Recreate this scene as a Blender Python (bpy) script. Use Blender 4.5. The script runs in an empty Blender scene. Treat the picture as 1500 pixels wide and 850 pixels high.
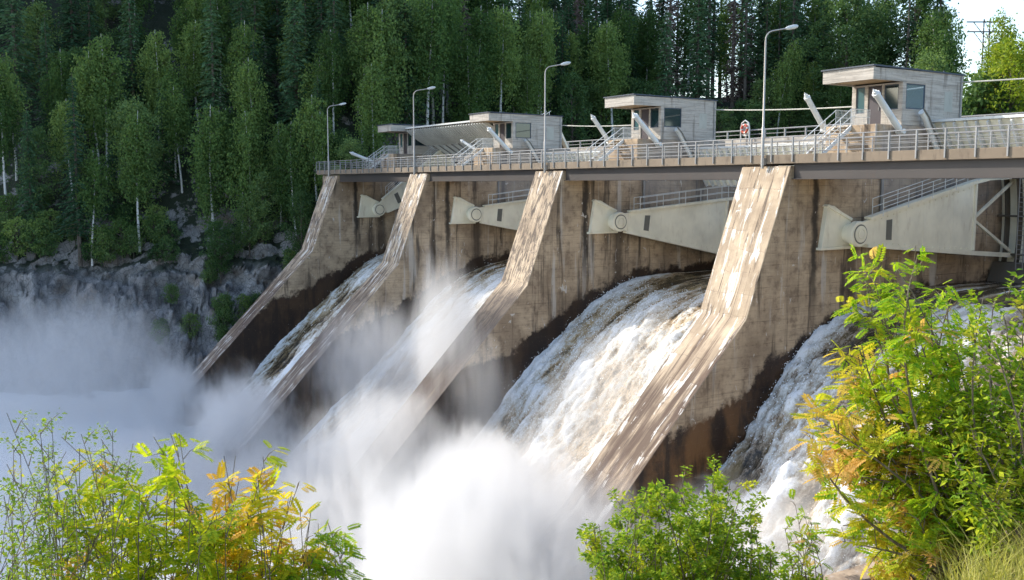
import bpy, math, random
import numpy as np
from mathutils import Vector, Matrix, noise as mnoise

random.seed(7)
rng = np.random.default_rng(7)
SC = bpy.context.scene
COL = SC.collection
R_ = math.radians

# ------------------------------------------------------------------ camera (at the origin of the place)
FPX, YAW, PITCH = 1450.0, 0.555, 0.106
CF = np.array([-math.cos(YAW) * math.cos(PITCH), math.sin(YAW) * math.cos(PITCH), -math.sin(PITCH)])
CR = np.array([math.sin(YAW), math.cos(YAW), 0.0])
CU = np.cross(CR, CF)


def look(px, py, z):
    """world point seen at photo pixel (px, py), z metres into the picture"""
    return (CF + CR * (px - 750) / FPX + CU * (425 - py) / FPX) * z


def pix(P):
    P = np.asarray(P, float)
    z = P @ CF
    return 750 + FPX * (P @ CR) / z, 425 - FPX * (P @ CU) / z, z


cam = bpy.data.cameras.new("camera")
cam.lens = FPX / 1500 * 36
cam.sensor_width = 36
cam.clip_end = 3000
cam.clip_start = 0.2
co = bpy.data.objects.new("camera", cam)
COL.objects.link(co)
m = Matrix.Identity(4)
for i in range(3):
    m[i][0], m[i][1], m[i][2] = CR[i], CU[i], -CF[i]
co.matrix_world = m
SC.camera = co

# ------------------------------------------------------------------ light
SUN = Vector((-0.88, -0.47, 0.0)).normalized()
SUN_EL = R_(29.6)
world = bpy.data.worlds.new("World")
SC.world = world
world.use_nodes = True
wn = world.node_tree.nodes
sky = wn.new("ShaderNodeTexSky")
sky.sky_type = 'NISHITA'
sky.sun_disc = False
sky.sun_elevation = SUN_EL
sky.sun_rotation = math.atan2(SUN.x, SUN.y)
sky.air_density = 1.0
sky.dust_density = 1.5
wn["Background"].inputs[1].default_value = 0.15
world.node_tree.links.new(sky.outputs[0], wn["Background"].inputs[0])
sl = bpy.data.lights.new("sun", 'SUN')
sl.energy = 2.5
sl.angle = R_(0.5)
sl.color = (1.0, 0.93, 0.82)
so = bpy.data.objects.new("sun", sl)
COL.objects.link(so)
sd = Vector((SUN.x * math.cos(SUN_EL), SUN.y * math.cos(SUN_EL), math.sin(SUN_EL)))
so.rotation_euler = sd.to_track_quat('Z', 'Y').to_euler()
SC.view_settings.view_transform = 'Standard'
SC.view_settings.look = 'None'
SC.view_settings.gamma = 1
SC.view_settings.exposure = 1.38
SC.render.engine = 'CYCLES'
SC.cycles.use_denoising = True
SC.cycles.max_bounces = 8
SC.cycles.diffuse_bounces = 3
SC.cycles.glossy_bounces = 2
SC.cycles.transmission_bounces = 3
SC.cycles.transparent_max_bounces = 8
SC.cycles.volume_bounces = 4
SC.cycles.volume_step_rate = 1.0
SC.cycles.volume_max_steps = 256


# ------------------------------------------------------------------ node helper
class NT:
    def __init__(s, name):
        s.m = bpy.data.materials.new(name)
        s.m.use_nodes = True
        s.t = s.m.node_tree
        s.t.nodes.clear()
        s.out = s.t.nodes.new("ShaderNodeOutputMaterial")

    def n(s, typ, **kw):
        nd = s.t.nodes.new("ShaderNode" + typ)
        for k, v in kw.items():
            setattr(nd, k, v)
        return nd

    def link(s, a, b):
        s.t.links.new(a, b)

    def inp(s, sock, v):
        if isinstance(v, bpy.types.NodeSocket):
            s.link(v, sock)
        elif v is not None:
            if sock.type == 'RGBA' and len(v) == 3:
                v = (*v, 1)
            sock.default_value = v

    def math(s, op, a, b=None, c=None, clamp=False):
        nd = s.n("Math", operation=op, use_clamp=clamp)
        s.inp(nd.inputs[0], a)
        if b is not None:
            s.inp(nd.inputs[1], b)
        if c is not None:
            s.inp(nd.inputs[2], c)
        return nd.outputs[0]

    def pos(s):
        if not hasattr(s, '_p'):
            s._p = s.n("NewGeometry").outputs["Position"]
        return s._p

    def xyz(s, v=None):
        nd = s.n("SeparateXYZ")
        s.link(v if v is not None else s.pos(), nd.inputs[0])
        return nd.outputs

    def scaled(s, sc, v=None, loc=(0, 0, 0), rot=(0, 0, 0)):
        nd = s.n("Mapping")
        s.link(v if v is not None else s.pos(), nd.inputs[0])
        nd.inputs["Scale"].default_value = sc
        nd.inputs["Location"].default_value = loc
        nd.inputs["Rotation"].default_value = rot
        return nd.outputs[0]

    def noise(s, scale, detail=4, rough=0.6, v=None, dist=0.0):
        nd = s.n("TexNoise")
        s.link(v if v is not None else s.pos(), nd.inputs["Vector"])
        nd.inputs["Scale"].default_value = scale
        nd.inputs["Detail"].default_value = detail
        nd.inputs["Roughness"].default_value = rough
        nd.inputs["Distortion"].default_value = dist
        return nd.outputs["Fac"]

    def step(s, v, a, b, lo=0.0, hi=1.0):
        nd = s.n("MapRange", interpolation_type='SMOOTHSTEP')
        s.inp(nd.inputs[0], v)
        nd.inputs[1].default_value = a
        nd.inputs[2].default_value = b
        nd.inputs[3].default_value = lo
        nd.inputs[4].default_value = hi
        return nd.outputs[0]

    def mix(s, f, a, b, blend='MIX'):
        nd = s.n("Mix", data_type='RGBA', blend_type=blend)
        s.inp(nd.inputs[0], f)
        s.inp(nd.inputs[6], a)
        s.inp(nd.inputs[7], b)
        return nd.outputs[2]

    def ramp(s, v, stops):
        nd = s.n("ValToRGB")
        s.inp(nd.inputs[0], v)
        e = nd.color_ramp.elements
        while len(e) < len(stops):
            e.new(0.5)
        for el, (p, c) in zip(e, stops):
            el.position = p
            el.color = (c, c, c, 1) if not hasattr(c, '__len__') else (*c, 1)
        return nd.outputs[0]

    def bump(s, h, strength=0.5, dist=0.05, nrm=None):
        nd = s.n("Bump")
        nd.inputs["Strength"].default_value = strength
        nd.inputs["Distance"].default_value = dist
        s.inp(nd.inputs["Height"], h)
        if nrm is not None:
            s.link(nrm, nd.inputs["Normal"])
        return nd.outputs[0]

    def bsdf(s, col, rough=0.8, metal=0.0, nrm=None, spec=0.5):
        nd = s.n("BsdfPrincipled")
        s.inp(nd.inputs["Base Color"], col)
        s.inp(nd.inputs["Roughness"], rough)
        nd.inputs["Metallic"].default_value = metal
        nd.inputs["Specular IOR Level"].default_value = spec
        if nrm is not None:
            s.link(nrm, nd.inputs["Normal"])
        return nd

    def done(s, sh):
        s.link(sh if isinstance(sh, bpy.types.NodeSocket) else sh.outputs[0], s.out.inputs["Surface"])
        return s.m


def plain(name, col, rough=0.6, metal=0.0, dirt=0.35, dirtcol=(0.12, 0.09, 0.06), scale=1.5, spec=0.5, streak=True):
    t = NT(name)
    v = t.scaled((1, 1, 0.25)) if streak else t.pos()
    n1 = t.noise(scale * 2.2, 5, 0.65, v)
    n2 = t.noise(scale * 0.4, 3, 0.6)
    f = t.math('MULTIPLY', t.step(n1, 0.52, 0.78), dirt)
    c = t.mix(f, t.mix(t.step(n2, 0.3, 0.7), col, tuple(x * 0.82 for x in col)), dirtcol)
    nb = t.bump(t.noise(18, 3), 0.15, 0.01)
    return t.done(t.bsdf(c, rough, metal, nb, spec))


def wet_line(t, y, z):
    """1 where the pier side is below the wet line that the flood leaves"""
    f = t.math('DIVIDE', t.math('SUBTRACT', y, 18.0), 44.0)
    ys = [18, 29, 34, 37, 41, 44.5, 50, 62]
    zs = [-19, -15.0, -12.7, -12.0, -9.9, -7.9, -6.5, -6.1]
    g = t.ramp(f, [((a - 18) / 44, (b + 22) / 22) for a, b in zip(ys, zs)])
    g = t.math('SUBTRACT', t.math('MULTIPLY', g, 22.0), 22.0)
    j = t.math('MULTIPLY', t.math('SUBTRACT', t.noise(0.55, 6, 0.65), 0.5), 3.6)
    d = t.math('ADD', t.math('SUBTRACT', g, z), j)
    return t.step(t.math('ADD', d, t.math('MULTIPLY', t.math('SUBTRACT', t.noise(3.0, 5, 0.7), 0.5), 1.0)), -0.25, 0.35)


def concrete_side():
    t = NT("stained_concrete")
    x, y, z = t.xyz()
    board = t.noise(1.0, 4, 0.6, t.scaled((0.4, 0.4, 9.0)))
    big = t.noise(0.35, 5, 0.62)
    fine = t.noise(5.0, 6, 0.7)
    c = t.mix(t.step(big, 0.36, 0.64), (0.53, 0.40, 0.265), (0.30, 0.22, 0.145))
    med = t.noise(1.4, 6, 0.68)
    c = t.mix(t.math('MULTIPLY', t.step(med, 0.50, 0.68), 0.6), c, (0.19, 0.135, 0.09))
    c = t.mix(t.math('MULTIPLY', t.step(board, 0.42, 0.70), 0.30), c, (0.20, 0.15, 0.105))
    c = t.mix(t.math('MULTIPLY', t.step(fine, 0.55, 0.75), 0.6), c, (0.16, 0.12, 0.085))
    # pour joints
    zz = t.math('ADD', z, t.math('MULTIPLY', t.noise(0.7, 2), 0.12))
    fr = t.math('FRACT', t.math('MULTIPLY', zz, 1 / 0.62))
    ln = t.math('MULTIPLY', t.step(fr, 0.0, 0.07, 1, 0), t.step(t.noise(1.3, 3), 0.42, 0.6))
    c = t.mix(t.math('MULTIPLY', ln, 0.75), c, (0.10, 0.075, 0.055))
    # white lime and black streaks running down
    st = t.noise(1.0, 5, 0.62, t.scaled((1.3, 1.3, 0.10)))
    st2 = t.noise(1.0, 5, 0.68, t.scaled((0.9, 0.9, 0.07), loc=(31, 4, 2)))
    c = t.mix(t.math('MULTIPLY', t.step(st2, 0.535, 0.66), 0.85), c, (0.045, 0.034, 0.027))
    st3 = t.noise(1.0, 5, 0.7, t.scaled((3.2, 3.2, 0.12), loc=(3, 14, 7)))
    c = t.mix(t.math('MULTIPLY', t.step(st3, 0.57, 0.70), 0.5), c, (0.10, 0.072, 0.05))
    c = t.mix(t.math('MULTIPLY', t.step(st, 0.57, 0.68), 0.6), c, (0.56, 0.52, 0.46))
    # the black run where the deck drains
    yy = t.math('ADD', y, t.math('MULTIPLY', t.noise(1.2, 4), 0.55))
    dd = t.math('ABSOLUTE', t.math('SUBTRACT', yy, 44.35))
    dr = t.math('MULTIPLY', t.step(dd, 0.08, 0.38, 1, 0), t.step(z, -9.5, -4.0))
    c = t.mix(t.math('MULTIPLY', dr, 0.9), c, (0.03, 0.024, 0.02))
    dd2 = t.math('ABSOLUTE', t.math('SUBTRACT', yy, 47.5))
    dr2 = t.math('MULTIPLY', t.step(dd2, 0.2, 0.75, 1, 0), t.step(z, -3.1, -3.7))
    c = t.mix(t.math('MULTIPLY', dr2, 0.72), c, (0.05, 0.035, 0.025))
    # pale washed panel above the gate
    c = t.mix(t.math('MULTIPLY', t.math('MULTIPLY', t.step(y, 49.2, 49.8), t.step(z, -2.5, -0.5)), 0.45), c, (0.30, 0.29, 0.28))
    # little white chips
    chips = t.noise(2.2, 3, 0.5, t.scaled((1, 1, 0.45)), 1.5)
    c = t.mix(t.math('MULTIPLY', t.step(chips, 0.69, 0.71), 0.8), c, (0.62, 0.58, 0.52))
    wet = wet_line(t, y, z)
    wn_ = t.noise(0.5, 5, 0.6, t.scaled((1, 1, 0.6)))
    near = t.step(x, -56.0, -44.0)
    wc = t.mix(t.step(z, -15.0, -8.5), t.mix(near, (0.075, 0.042, 0.022), (0.19, 0.095, 0.036)), (0.045, 0.025, 0.014))
    wc = t.mix(t.step(wn_, 0.38, 0.62), wc, (0.030, 0.017, 0.011))
    wv = t.noise(1.0, 5, 0.65, t.scaled((0.8, 0.8, 0.12), loc=(3, 8, 1)))
    wc = t.mix(t.math('MULTIPLY', t.step(wv, 0.5, 0.64), 0.8), wc, (0.018, 0.012, 0.009))
    wc = t.mix(t.math('MULTIPLY', t.step(fine, 0.60, 0.72), 0.5), wc, (0.26, 0.17, 0.10))
    c = t.mix(wet, c, wc)
    h = t.math('ADD', t.math('MULTIPLY', board, 0.5), t.math('MULTIPLY', fine, 0.7))
    h = t.math('SUBTRACT', h, t.math('MULTIPLY', ln, 0.6))
    rough = t.math('SUBTRACT', 0.9, t.math('MULTIPLY', wet, 0.5))
    return t.done(t.bsdf(c, rough, nrm=t.bump(h, 0.55, 0.05), spec=0.4))


def concrete_front():
    t = NT("lime_streaked_concrete")
    x, y, z = t.xyz()
    along = t.scaled((2.2, 0.0, 0.16))
    a = t.noise(1.0, 5, 0.6, along)
    b = t.noise(1.0, 6, 0.66, t.scaled((4.2, 0.0, 0.30), loc=(13, 0, 5)), 0.6)
    w = t.noise(1.0, 6, 0.66, t.scaled((2.4, 0.0, 0.42), loc=(3, 0, 9)), 0.7)
    big = t.noise(0.4, 5, 0.6)
    fine = t.noise(4.5, 6, 0.7)
    c = t.mix(t.step(big, 0.35, 0.65), (0.52, 0.41, 0.285), (0.34, 0.26, 0.175))
    c = t.mix(t.math('MULTIPLY', t.step(fine, 0.5, 0.75), 0.55), c, (0.28, 0.20, 0.14))
    low = t.step(z, -7.4, -8.6)
    zn = t.math('ADD', z, t.math('MULTIPLY', t.noise(0.8, 3), 0.5))
    f1 = t.math('FRACT', t.math('MULTIPLY', zn, 1 / 1.15))
    ln = t.math('MULTIPLY', t.step(f1, 0.0, 0.035, 1, 0), t.step(t.noise(1.1, 3), 0.42, 0.58))
    c = t.mix(t.math('MULTIPLY', ln, 0.6), c, (0.12, 0.09, 0.07))
    c = t.mix(t.math('MULTIPLY', t.step(a, 0.47, 0.60), t.math('ADD', 0.25, t.math('MULTIPLY', low, 0.65))), c, (0.14, 0.09, 0.06))
    c = t.mix(t.math('MULTIPLY', t.step(b, 0.55, 0.62), 0.75), c, (0.06, 0.043, 0.033))
    # the third pier is mottled dark, its foot and the older piers too
    pm = t.math('MULTIPLY', t.step(x, -44.0, -58.0), t.step(t.noise(1.0, 6, 0.72, t.scaled((3.0, 0.0, 0.9), loc=(5, 0, 1)), 0.8), 0.47, 0.56))
    c = t.mix(t.math('MULTIPLY', pm, 0.75), c, (0.055, 0.042, 0.036))
    dk = t.step(t.math('SUBTRACT', z, t.math('MULTIPLY', a, 6.0)), -11.0, -15.0)
    dk = t.math('MULTIPLY', dk, t.step(t.noise(0.9, 5, 0.65, t.scaled((2.0, 0.0, 0.35))), 0.30, 0.55))
    c = t.mix(t.math('MULTIPLY', dk, 0.88), c, (0.085, 0.054, 0.038))
    # lime leaking from the joints and running down, plus painted wet glare low down
    leak = t.math('ADD', w, t.math('MULTIPLY', t.math('SUBTRACT', f1, 0.5), 0.045))
    lh = t.math('ADD', t.math('MULTIPLY', t.step(z, -8.5, -6.5), 0.03), t.math('MULTIPLY', t.step(z, -13.5, -17.0), 0.035))  # second term whitens the foot for wet glare and thin foaming runoff
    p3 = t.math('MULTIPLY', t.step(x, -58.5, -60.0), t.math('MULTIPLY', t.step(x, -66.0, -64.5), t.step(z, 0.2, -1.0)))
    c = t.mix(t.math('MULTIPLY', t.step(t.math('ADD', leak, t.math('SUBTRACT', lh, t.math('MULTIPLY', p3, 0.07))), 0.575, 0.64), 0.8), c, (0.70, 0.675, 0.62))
    p3d = t.math('MULTIPLY', t.step(x, -58.5, -60.0), t.math('MULTIPLY', t.step(x, -66.0, -64.5), t.step(t.math('SUBTRACT', z, t.math('MULTIPLY', a, 2.0)), -8.0, -9.6)))
    c = t.mix(t.math('MULTIPLY', p3d, 0.72), c, (0.055, 0.043, 0.038))
    wet = t.step(z, -14.0, -18.0)
    rough = t.math('SUBTRACT', 0.88, t.math('MULTIPLY', wet, 0.25))
    h = t.math('SUBTRACT', t.math('ADD', fine, t.math('MULTIPLY', b, 0.5)), t.math('MULTIPLY', ln, 0.2))
    return t.done(t.bsdf(c, rough, nrm=t.bump(h, 0.5, 0.05)))


def concrete_board(name="board_marked_concrete", a=(0.52, 0.475, 0.41), b=(0.35, 0.315, 0.27)):
    t = NT(name)
    x, y, z = t.xyz()
    board = t.noise(1.0, 4, 0.65, t.scaled((0.5, 0.5, 10.0)))
    fine = t.noise(6, 5, 0.7)
    st = t.noise(1.0, 5, 0.6, t.scaled((1.6, 1.6, 0.2)))
    c = t.mix(t.step(board, 0.36, 0.66), a, b)
    c = t.mix(t.math('MULTIPLY', t.step(fine, 0.52, 0.75), 0.5), c, tuple(v * 0.6 for v in b))
    fr = t.math('FRACT', t.math('MULTIPLY', z, 1 / 0.14))
    ln = t.math('MULTIPLY', t.step(fr, 0.0, 0.12, 1, 0), t.step(t.noise(1.7, 3), 0.4, 0.62))
    c = t.mix(t.math('MULTIPLY', ln, 0.45), c, (0.15, 0.125, 0.10))
    c = t.mix(t.math('MULTIPLY', t.step(st, 0.57, 0.70), 0.6), c, (0.11, 0.085, 0.065))
    c = t.mix(t.math('MULTIPLY', t.step(t.noise(0.8, 4, 0.6, t.scaled((1, 1, 0.5), loc=(9, 9, 3))), 0.62, 0.7), 0.6), c, (0.62, 0.59, 0.54))
    return t.done(t.bsdf(c, 0.9, nrm=t.bump(t.math('SUBTRACT', board, t.math('MULTIPLY', ln, 0.7)), 0.4, 0.03)))


def foliage(name, col, col2, trans=0.3, tip=None, rough=0.7, attr=False, tcol=None):
    t = NT(name)
    g = t.n("NewGeometry")
    oi = t.n("ObjectInfo")
    c = t.mix(g.outputs["Random Per Island"], col, col2)
    if attr:
        at = t.n("Attribute", attribute_name="tint")
        mid = tuple(0.5 * a_ + 0.5 * b_ for a_, b_ in zip(col2, tip))
        c = t.mix(t.step(at.outputs["Fac"], 0.12, 0.60), c, (mid[0] * 1.05, mid[1] * 1.08, mid[2] * 0.5))
        c = t.mix(t.step(at.outputs["Fac"], 0.45, 0.85), c, t.mix(g.outputs["Random Per Island"], tip, tuple(v * 0.72 for v in tip)))
    else:
        hs = t.n("HueSaturation")
        t.inp(hs.inputs["Hue"], t.math('SUBTRACT', 0.515, t.math('MULTIPLY', oi.outputs["Random"], 0.045)))
        t.inp(hs.inputs["Value"], t.math('ADD', 0.72, t.math('MULTIPLY', oi.outputs["Random"], 1.1)))
        t.link(c, hs.inputs["Color"])
        c = hs.outputs[0]
    b = t.bsdf(c, rough, spec=0.15)
    tr = t.n("BsdfTranslucent")
    t.link(t.mix(1.0, c, tcol or (1.0, 1.0, 0.55), 'MULTIPLY') if tcol is None else t.mix(1.0, c, tcol, 'MULTIPLY'), tr.inputs[0])
    mx = t.n("MixShader")
    mx.inputs[0].default_value = trans
    t.link(b.outputs[0], mx.inputs[1])
    t.link(tr.outputs[0], mx.inputs[2])
    return t.done(mx)


def bark(name, a, b, scale=(6, 6, 1.5), lo=0.45, hi=0.6):
    t = NT(name)
    v = t.scaled(scale, t.n("TexCoord").outputs["Object"])
    n1 = t.noise(1.0, 5, 0.65, v)
    return t.done(t.bsdf(t.mix(t.step(n1, lo, hi), a, b), 0.9, nrm=t.bump(n1, 0.4, 0.03)))


def rock_ground():
    t = NT("rock_and_moss")
    g = t.n("NewGeometry")
    nz = t.xyz(g.outputs["Normal"])[2]
    x, y, z = t.xyz()
    n1 = t.noise(0.25, 8, 0.65)
    n2 = t.noise(1.3, 8, 0.7)
    n3 = t.noise(0.6, 7, 0.75, t.scaled((0.6, 0.6, 1.3), rot=(0.7, 0.3, 0)), 1.0)
    vo = t.n("TexVoronoi", feature='DISTANCE_TO_EDGE')
    t.link(t.scaled((0.3, 0.3, 0.22), rot=(0.4, 0.5, 0.2)), vo.inputs["Vector"])
    rock = t.mix(t.step(n1, 0.35, 0.65), (0.36, 0.34, 0.32), (0.21, 0.195, 0.185))
    rock = t.mix(t.step(n2, 0.5, 0.68), rock, (0.085, 0.08, 0.08))
    rock = t.mix(t.math('MULTIPLY', t.step(n3, 0.58, 0.68), 0.7), rock, (0.46, 0.44, 0.42))
    rock = t.mix(t.math('MULTIPLY', t.step(t.noise(0.35, 4, 0.6, t.scaled((1, 1, 1), loc=(7, 2, 5))), 0.55, 0.65), 0.55), rock, (0.20, 0.145, 0.10))
    rock = t.mix(t.step(vo.outputs["Distance"], 0.0, 0.07, 0.6, 0.0), rock, (0.04, 0.038, 0.036))
    moss = t.mix(n2, (0.012, 0.022, 0.010), (0.03, 0.04, 0.016))
    f = t.math('ADD', nz, t.math('MULTIPLY', t.math('SUBTRACT', n2, 0.5), 0.9))
    c = t.mix(t.math('MULTIPLY', t.step(f, 0.42, 0.58), t.step(t.math('ADD', z, t.math('MULTIPLY', n1, 4.0)), -10.5, -7.5)), rock, moss)
    return t.done(t.bsdf(c, 0.9, nrm=t.bump(t.math('ADD', n2, t.math('MULTIPLY', n3, 0.8)), 0.9, 0.35)))


def bank_ground():
    t = NT("grassy_soil")
    n1 = t.noise(1.2, 6, 0.7)
    c = t.mix(t.step(n1, 0.4, 0.6), (0.07, 0.075, 0.022), (0.14, 0.11, 0.05))
    return t.done(t.bsdf(c, 0.95, nrm=t.bump(n1, 0.7, 0.1)))


def torrent(name, brown=(0.20, 0.13, 0.05), bright=0.76):
    t = NT(name)
    at = t.n("Attribute", attribute_name="foam").outputs["Fac"]
    uv = t.n("Attribute", attribute_name="flow").outputs["Vector"]
    s1 = t.noise(1.0, 8, 0.74, t.scaled((2.0, 0.62, 1), uv), 0.5)
    s2 = t.noise(1.0, 6, 0.72, t.scaled((7.0, 3.6, 1), uv), 0.6)
    s3 = t.noise(1.0, 3, 0.6, t.scaled((0.35, 0.10, 1), uv))
    f = t.math('ADD', at, t.math('MULTIPLY', t.math('SUBTRACT', s1, 0.5), 1.3))
    f = t.math('ADD', f, t.math('MULTIPLY', t.math('SUBTRACT', s2, 0.5), 1.1))
    s4 = t.noise(1.0, 4, 0.7, t.scaled((16.0, 8.0, 1), uv))
    f = t.math('ADD', f, t.math('MULTIPLY', t.math('SUBTRACT', s4, 0.5), 0.5))
    f = t.math('MULTIPLY', f, 0.95)
    c = t.ramp(f, [(0.05, (0.020, 0.017, 0.012)), (0.28, tuple(v * 0.55 for v in brown)), (0.42, (brown[0] * 1.7, brown[1] * 1.75, brown[2] * 2.2)),
                   (0.60, (0.52, 0.49, 0.42)), (0.92, (bright, bright, bright * 0.98))])
    c = t.mix(t.math('MULTIPLY', t.step(s3, 0.52, 0.66), t.step(f, 0.85, 0.45, 0, 0.55)), c, (0.42, 0.30, 0.14))
    rough = t.step(f, 0.2, 0.5, 0.12, 0.75)
    h = t.math('ADD', t.math('MULTIPLY', s1, 0.7), t.math('MULTIPLY', s2, 0.5))
    return t.done(t.bsdf(c, rough, nrm=t.bump(h, 0.6, 0.10)))


def pool_water():
    t = NT("churned_white_water")
    s1 = t.noise(0.35, 8, 0.68, dist=1.0)
    s2 = t.noise(1.7, 6, 0.7)
    f = t.math('ADD', s1, t.math('MULTIPLY', t.math('SUBTRACT', s2, 0.5), 0.5))
    c = t.ramp(f, [(0.30, (0.30, 0.30, 0.27)), (0.42, (0.66, 0.67, 0.66)), (0.6, (0.86, 0.87, 0.88))])
    return t.done(t.bsdf(c, 0.6, nrm=t.bump(f, 0.8, 0.4)))


def mist_mat(name, dens, scale=0.11, lo=0.38, hi=0.72, stretch=(1, 1, 1), edge=0.55, col=0.88, aniso=0.3, detail=7):
    t = NT(name)
    oc = t.n("TexCoord").outputs["Object"]
    ln = t.n("VectorMath", operation='LENGTH')
    t.link(oc, ln.inputs[0])
    r = ln.outputs["Value"]
    nz = t.noise(scale, detail, 0.64, t.scaled(stretch, rot=(0.35, 0.0, 0.0)), 1.1)
    fall = t.step(r, 1.0, 1.0 - edge)
    # the cloud's body keeps its core and breaks up towards the rim
    b = t.math('ADD', nz, t.math('MULTIPLY', t.math('SUBTRACT', fall, 0.5), 0.36))
    d = t.math('MULTIPLY', t.step(b, lo, hi), fall)
    v = t.n("VolumePrincipled")
    v.inputs["Color"].default_value = (col, col, col, 1)
    v.inputs["Anisotropy"].default_value = aniso
    t.inp(v.inputs["Density"], t.math('MULTIPLY', d, dens))
    t.link(v.outputs[0], t.out.inputs["Volume"])
    return t.m


M = dict(
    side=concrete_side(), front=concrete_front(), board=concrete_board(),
    fascia=plain("bridge_concrete", (0.23, 0.18, 0.128), 0.9, 0, 0.85, (0.085, 0.065, 0.048), 1.6),
    chute=plain("wet_dark_concrete", (0.06, 0.045, 0.035), 0.35),
    cream=plain("cream_painted_steel", (0.92, 0.86, 0.68), 0.5, 0, 0.42, (0.42, 0.31, 0.18), 1.1),
    white=plain("white_painted_steel", (0.74, 0.75, 0.72), 0.4, 0, 0.4, (0.35, 0.33, 0.28), 1.2),
    rust=plain("dark_ribs", (0.10, 0.085, 0.065), 0.7, 0, 0.6, (0.16, 0.085, 0.04), 1.0),
    shadow=plain("grimy_steel", (0.17, 0.165, 0.14), 0.7, 0, 0.5, (0.07, 0.06, 0.045), 1.0),
    girder=plain("brown_grey_girder_paint", (0.055, 0.046, 0.042), 0.5, 0, 0.45, (0.07, 0.04, 0.025), 0.7),
    galv=plain("galvanised_steel", (0.29, 0.29, 0.285), 0.5, 0.25, 0.3, (0.2, 0.15, 0.1), 2),
    lamp=plain("weathered_aluminium", (0.44, 0.41, 0.37), 0.45, 0.5, 0.2),
    lens=plain("frosted_lamp_cover", (0.66, 0.68, 0.66), 0.25, 0, 0.1),
    roof=plain("dark_blue_roof_felt", (0.045, 0.06, 0.085), 0.55),
    ochre=plain("warm_timber_soffit", (0.47, 0.33, 0.19), 0.7, 0, 0.3),
    door=plain("dark_plum_door", (0.075, 0.062, 0.07), 0.45),
    frame=plain("dark_blue_window_frame", (0.035, 0.055, 0.085), 0.4),
    red=plain("orange_red_plastic", (0.62, 0.10, 0.05), 0.4, 0, 0.1),
    cable=plain("pale_cable_sheath", (0.50, 0.49, 0.42), 0.6),
    pylon=plain("dark_weathered_pylon_steel", (0.10, 0.085, 0.075), 0.7),
    birch=bark("birch_bark", (0.62, 0.60, 0.56), (0.09, 0.08, 0.07), (2.5, 2.5, 3.5), 0.56, 0.66),
    bark=bark("dark_bark", (0.085, 0.065, 0.05), (0.15, 0.125, 0.10)),
    twig=bark("twig_bark", (0.13, 0.10, 0.065), (0.26, 0.21, 0.15), (20, 20, 6)),
    spruce=foliage("spruce_needles", (0.032, 0.078, 0.042), (0.066, 0.125, 0.056), 0.25, rough=0.9),
    dead=foliage("dead_needles", (0.085, 0.065, 0.055), (0.13, 0.10, 0.085), 0.10),
    bleaf=foliage("birch_leaves", (0.080, 0.155, 0.052), (0.14, 0.22, 0.062), 0.45),
    aleaf=foliage("broad_leaves", (0.056, 0.12, 0.05), (0.11, 0.18, 0.058), 0.42),
    gleaf=foliage("yellowing_birch_leaves", (0.20, 0.30, 0.04), (0.40, 0.44, 0.05), 0.5),  # sunlight on the high crowns is put into this leaf colour
    yleaf=foliage("sunny_leaves", (0.18, 0.28, 0.03), (0.34, 0.38, 0.04), 0.45),  # brighter leaf colour carries the sunlit look of the right bank
    rowan=foliage("rowan_leaves", (0.16, 0.36, 0.025), (0.50, 0.60, 0.03), 0.5, (0.88, 0.54, 0.18), attr=True),
    rowan2=foliage("yellowing_rowan_leaves", (0.26, 0.42, 0.02), (0.66, 0.68, 0.03), 0.5, (0.86, 0.52, 0.08), attr=True),
    oval=foliage("willow_leaves", (0.14, 0.29, 0.03), (0.40, 0.50, 0.04), 0.5, (0.66, 0.62, 0.08), attr=True),
    grass=foliage("dry_grass", (0.30, 0.33, 0.07), (0.52, 0.46, 0.2), 0.4, (0.45, 0.45, 0.13), attr=True),
    rock=rock_ground(), bank=bank_ground(), pool=pool_water(),
    t1=torrent("thin_torrent", (0.13, 0.085, 0.03), 0.82), t2=torrent("torrent"), t4=torrent("grey_torrent", (0.17, 0.125, 0.07), 0.84),
)


def glass(name, col, rough=0.04):
    t = NT(name)
    n1 = t.noise(0.9, 2)
    return t.done(t.bsdf(t.mix(n1, col, tuple(v * 0.6 for v in col)), rough, spec=0.9))


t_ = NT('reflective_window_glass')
M['skyglass'] = t_.done(t_.bsdf((0.42, 0.55, 0.66), 0.03, 0.75))  # sky blue of the reflection is put into the pane's colour
M['glass'] = glass("dark_window_glass", (0.02, 0.045, 0.05))
M['curtain'] = glass("curtained_window_glass", (0.08, 0.16, 0.17), 0.1)
t_ = NT("reservoir_water")
M['res'] = t_.done(t_.bsdf((0.02, 0.03, 0.03), 0.08, nrm=t_.bump(t_.noise(1.5, 4), 0.2, 0.05)))


# ------------------------------------------------------------------ objects
def tag(o, label=None, cat=None, group=None, kind=None):
    if label:
        o["label"] = label
    if cat:
        o["category"] = cat
    if group:
        o["group"] = group
    if kind:
        o["kind"] = kind
    return o


ORG = {}


def thing(name, loc, label, cat, group=None):
    o = bpy.data.objects.new(name, None)
    o.empty_display_size = 0.3
    COL.objects.link(o)
    o.location = loc
    ORG[o.name] = np.array(loc, float)
    return tag(o, label, cat, group)


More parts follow.
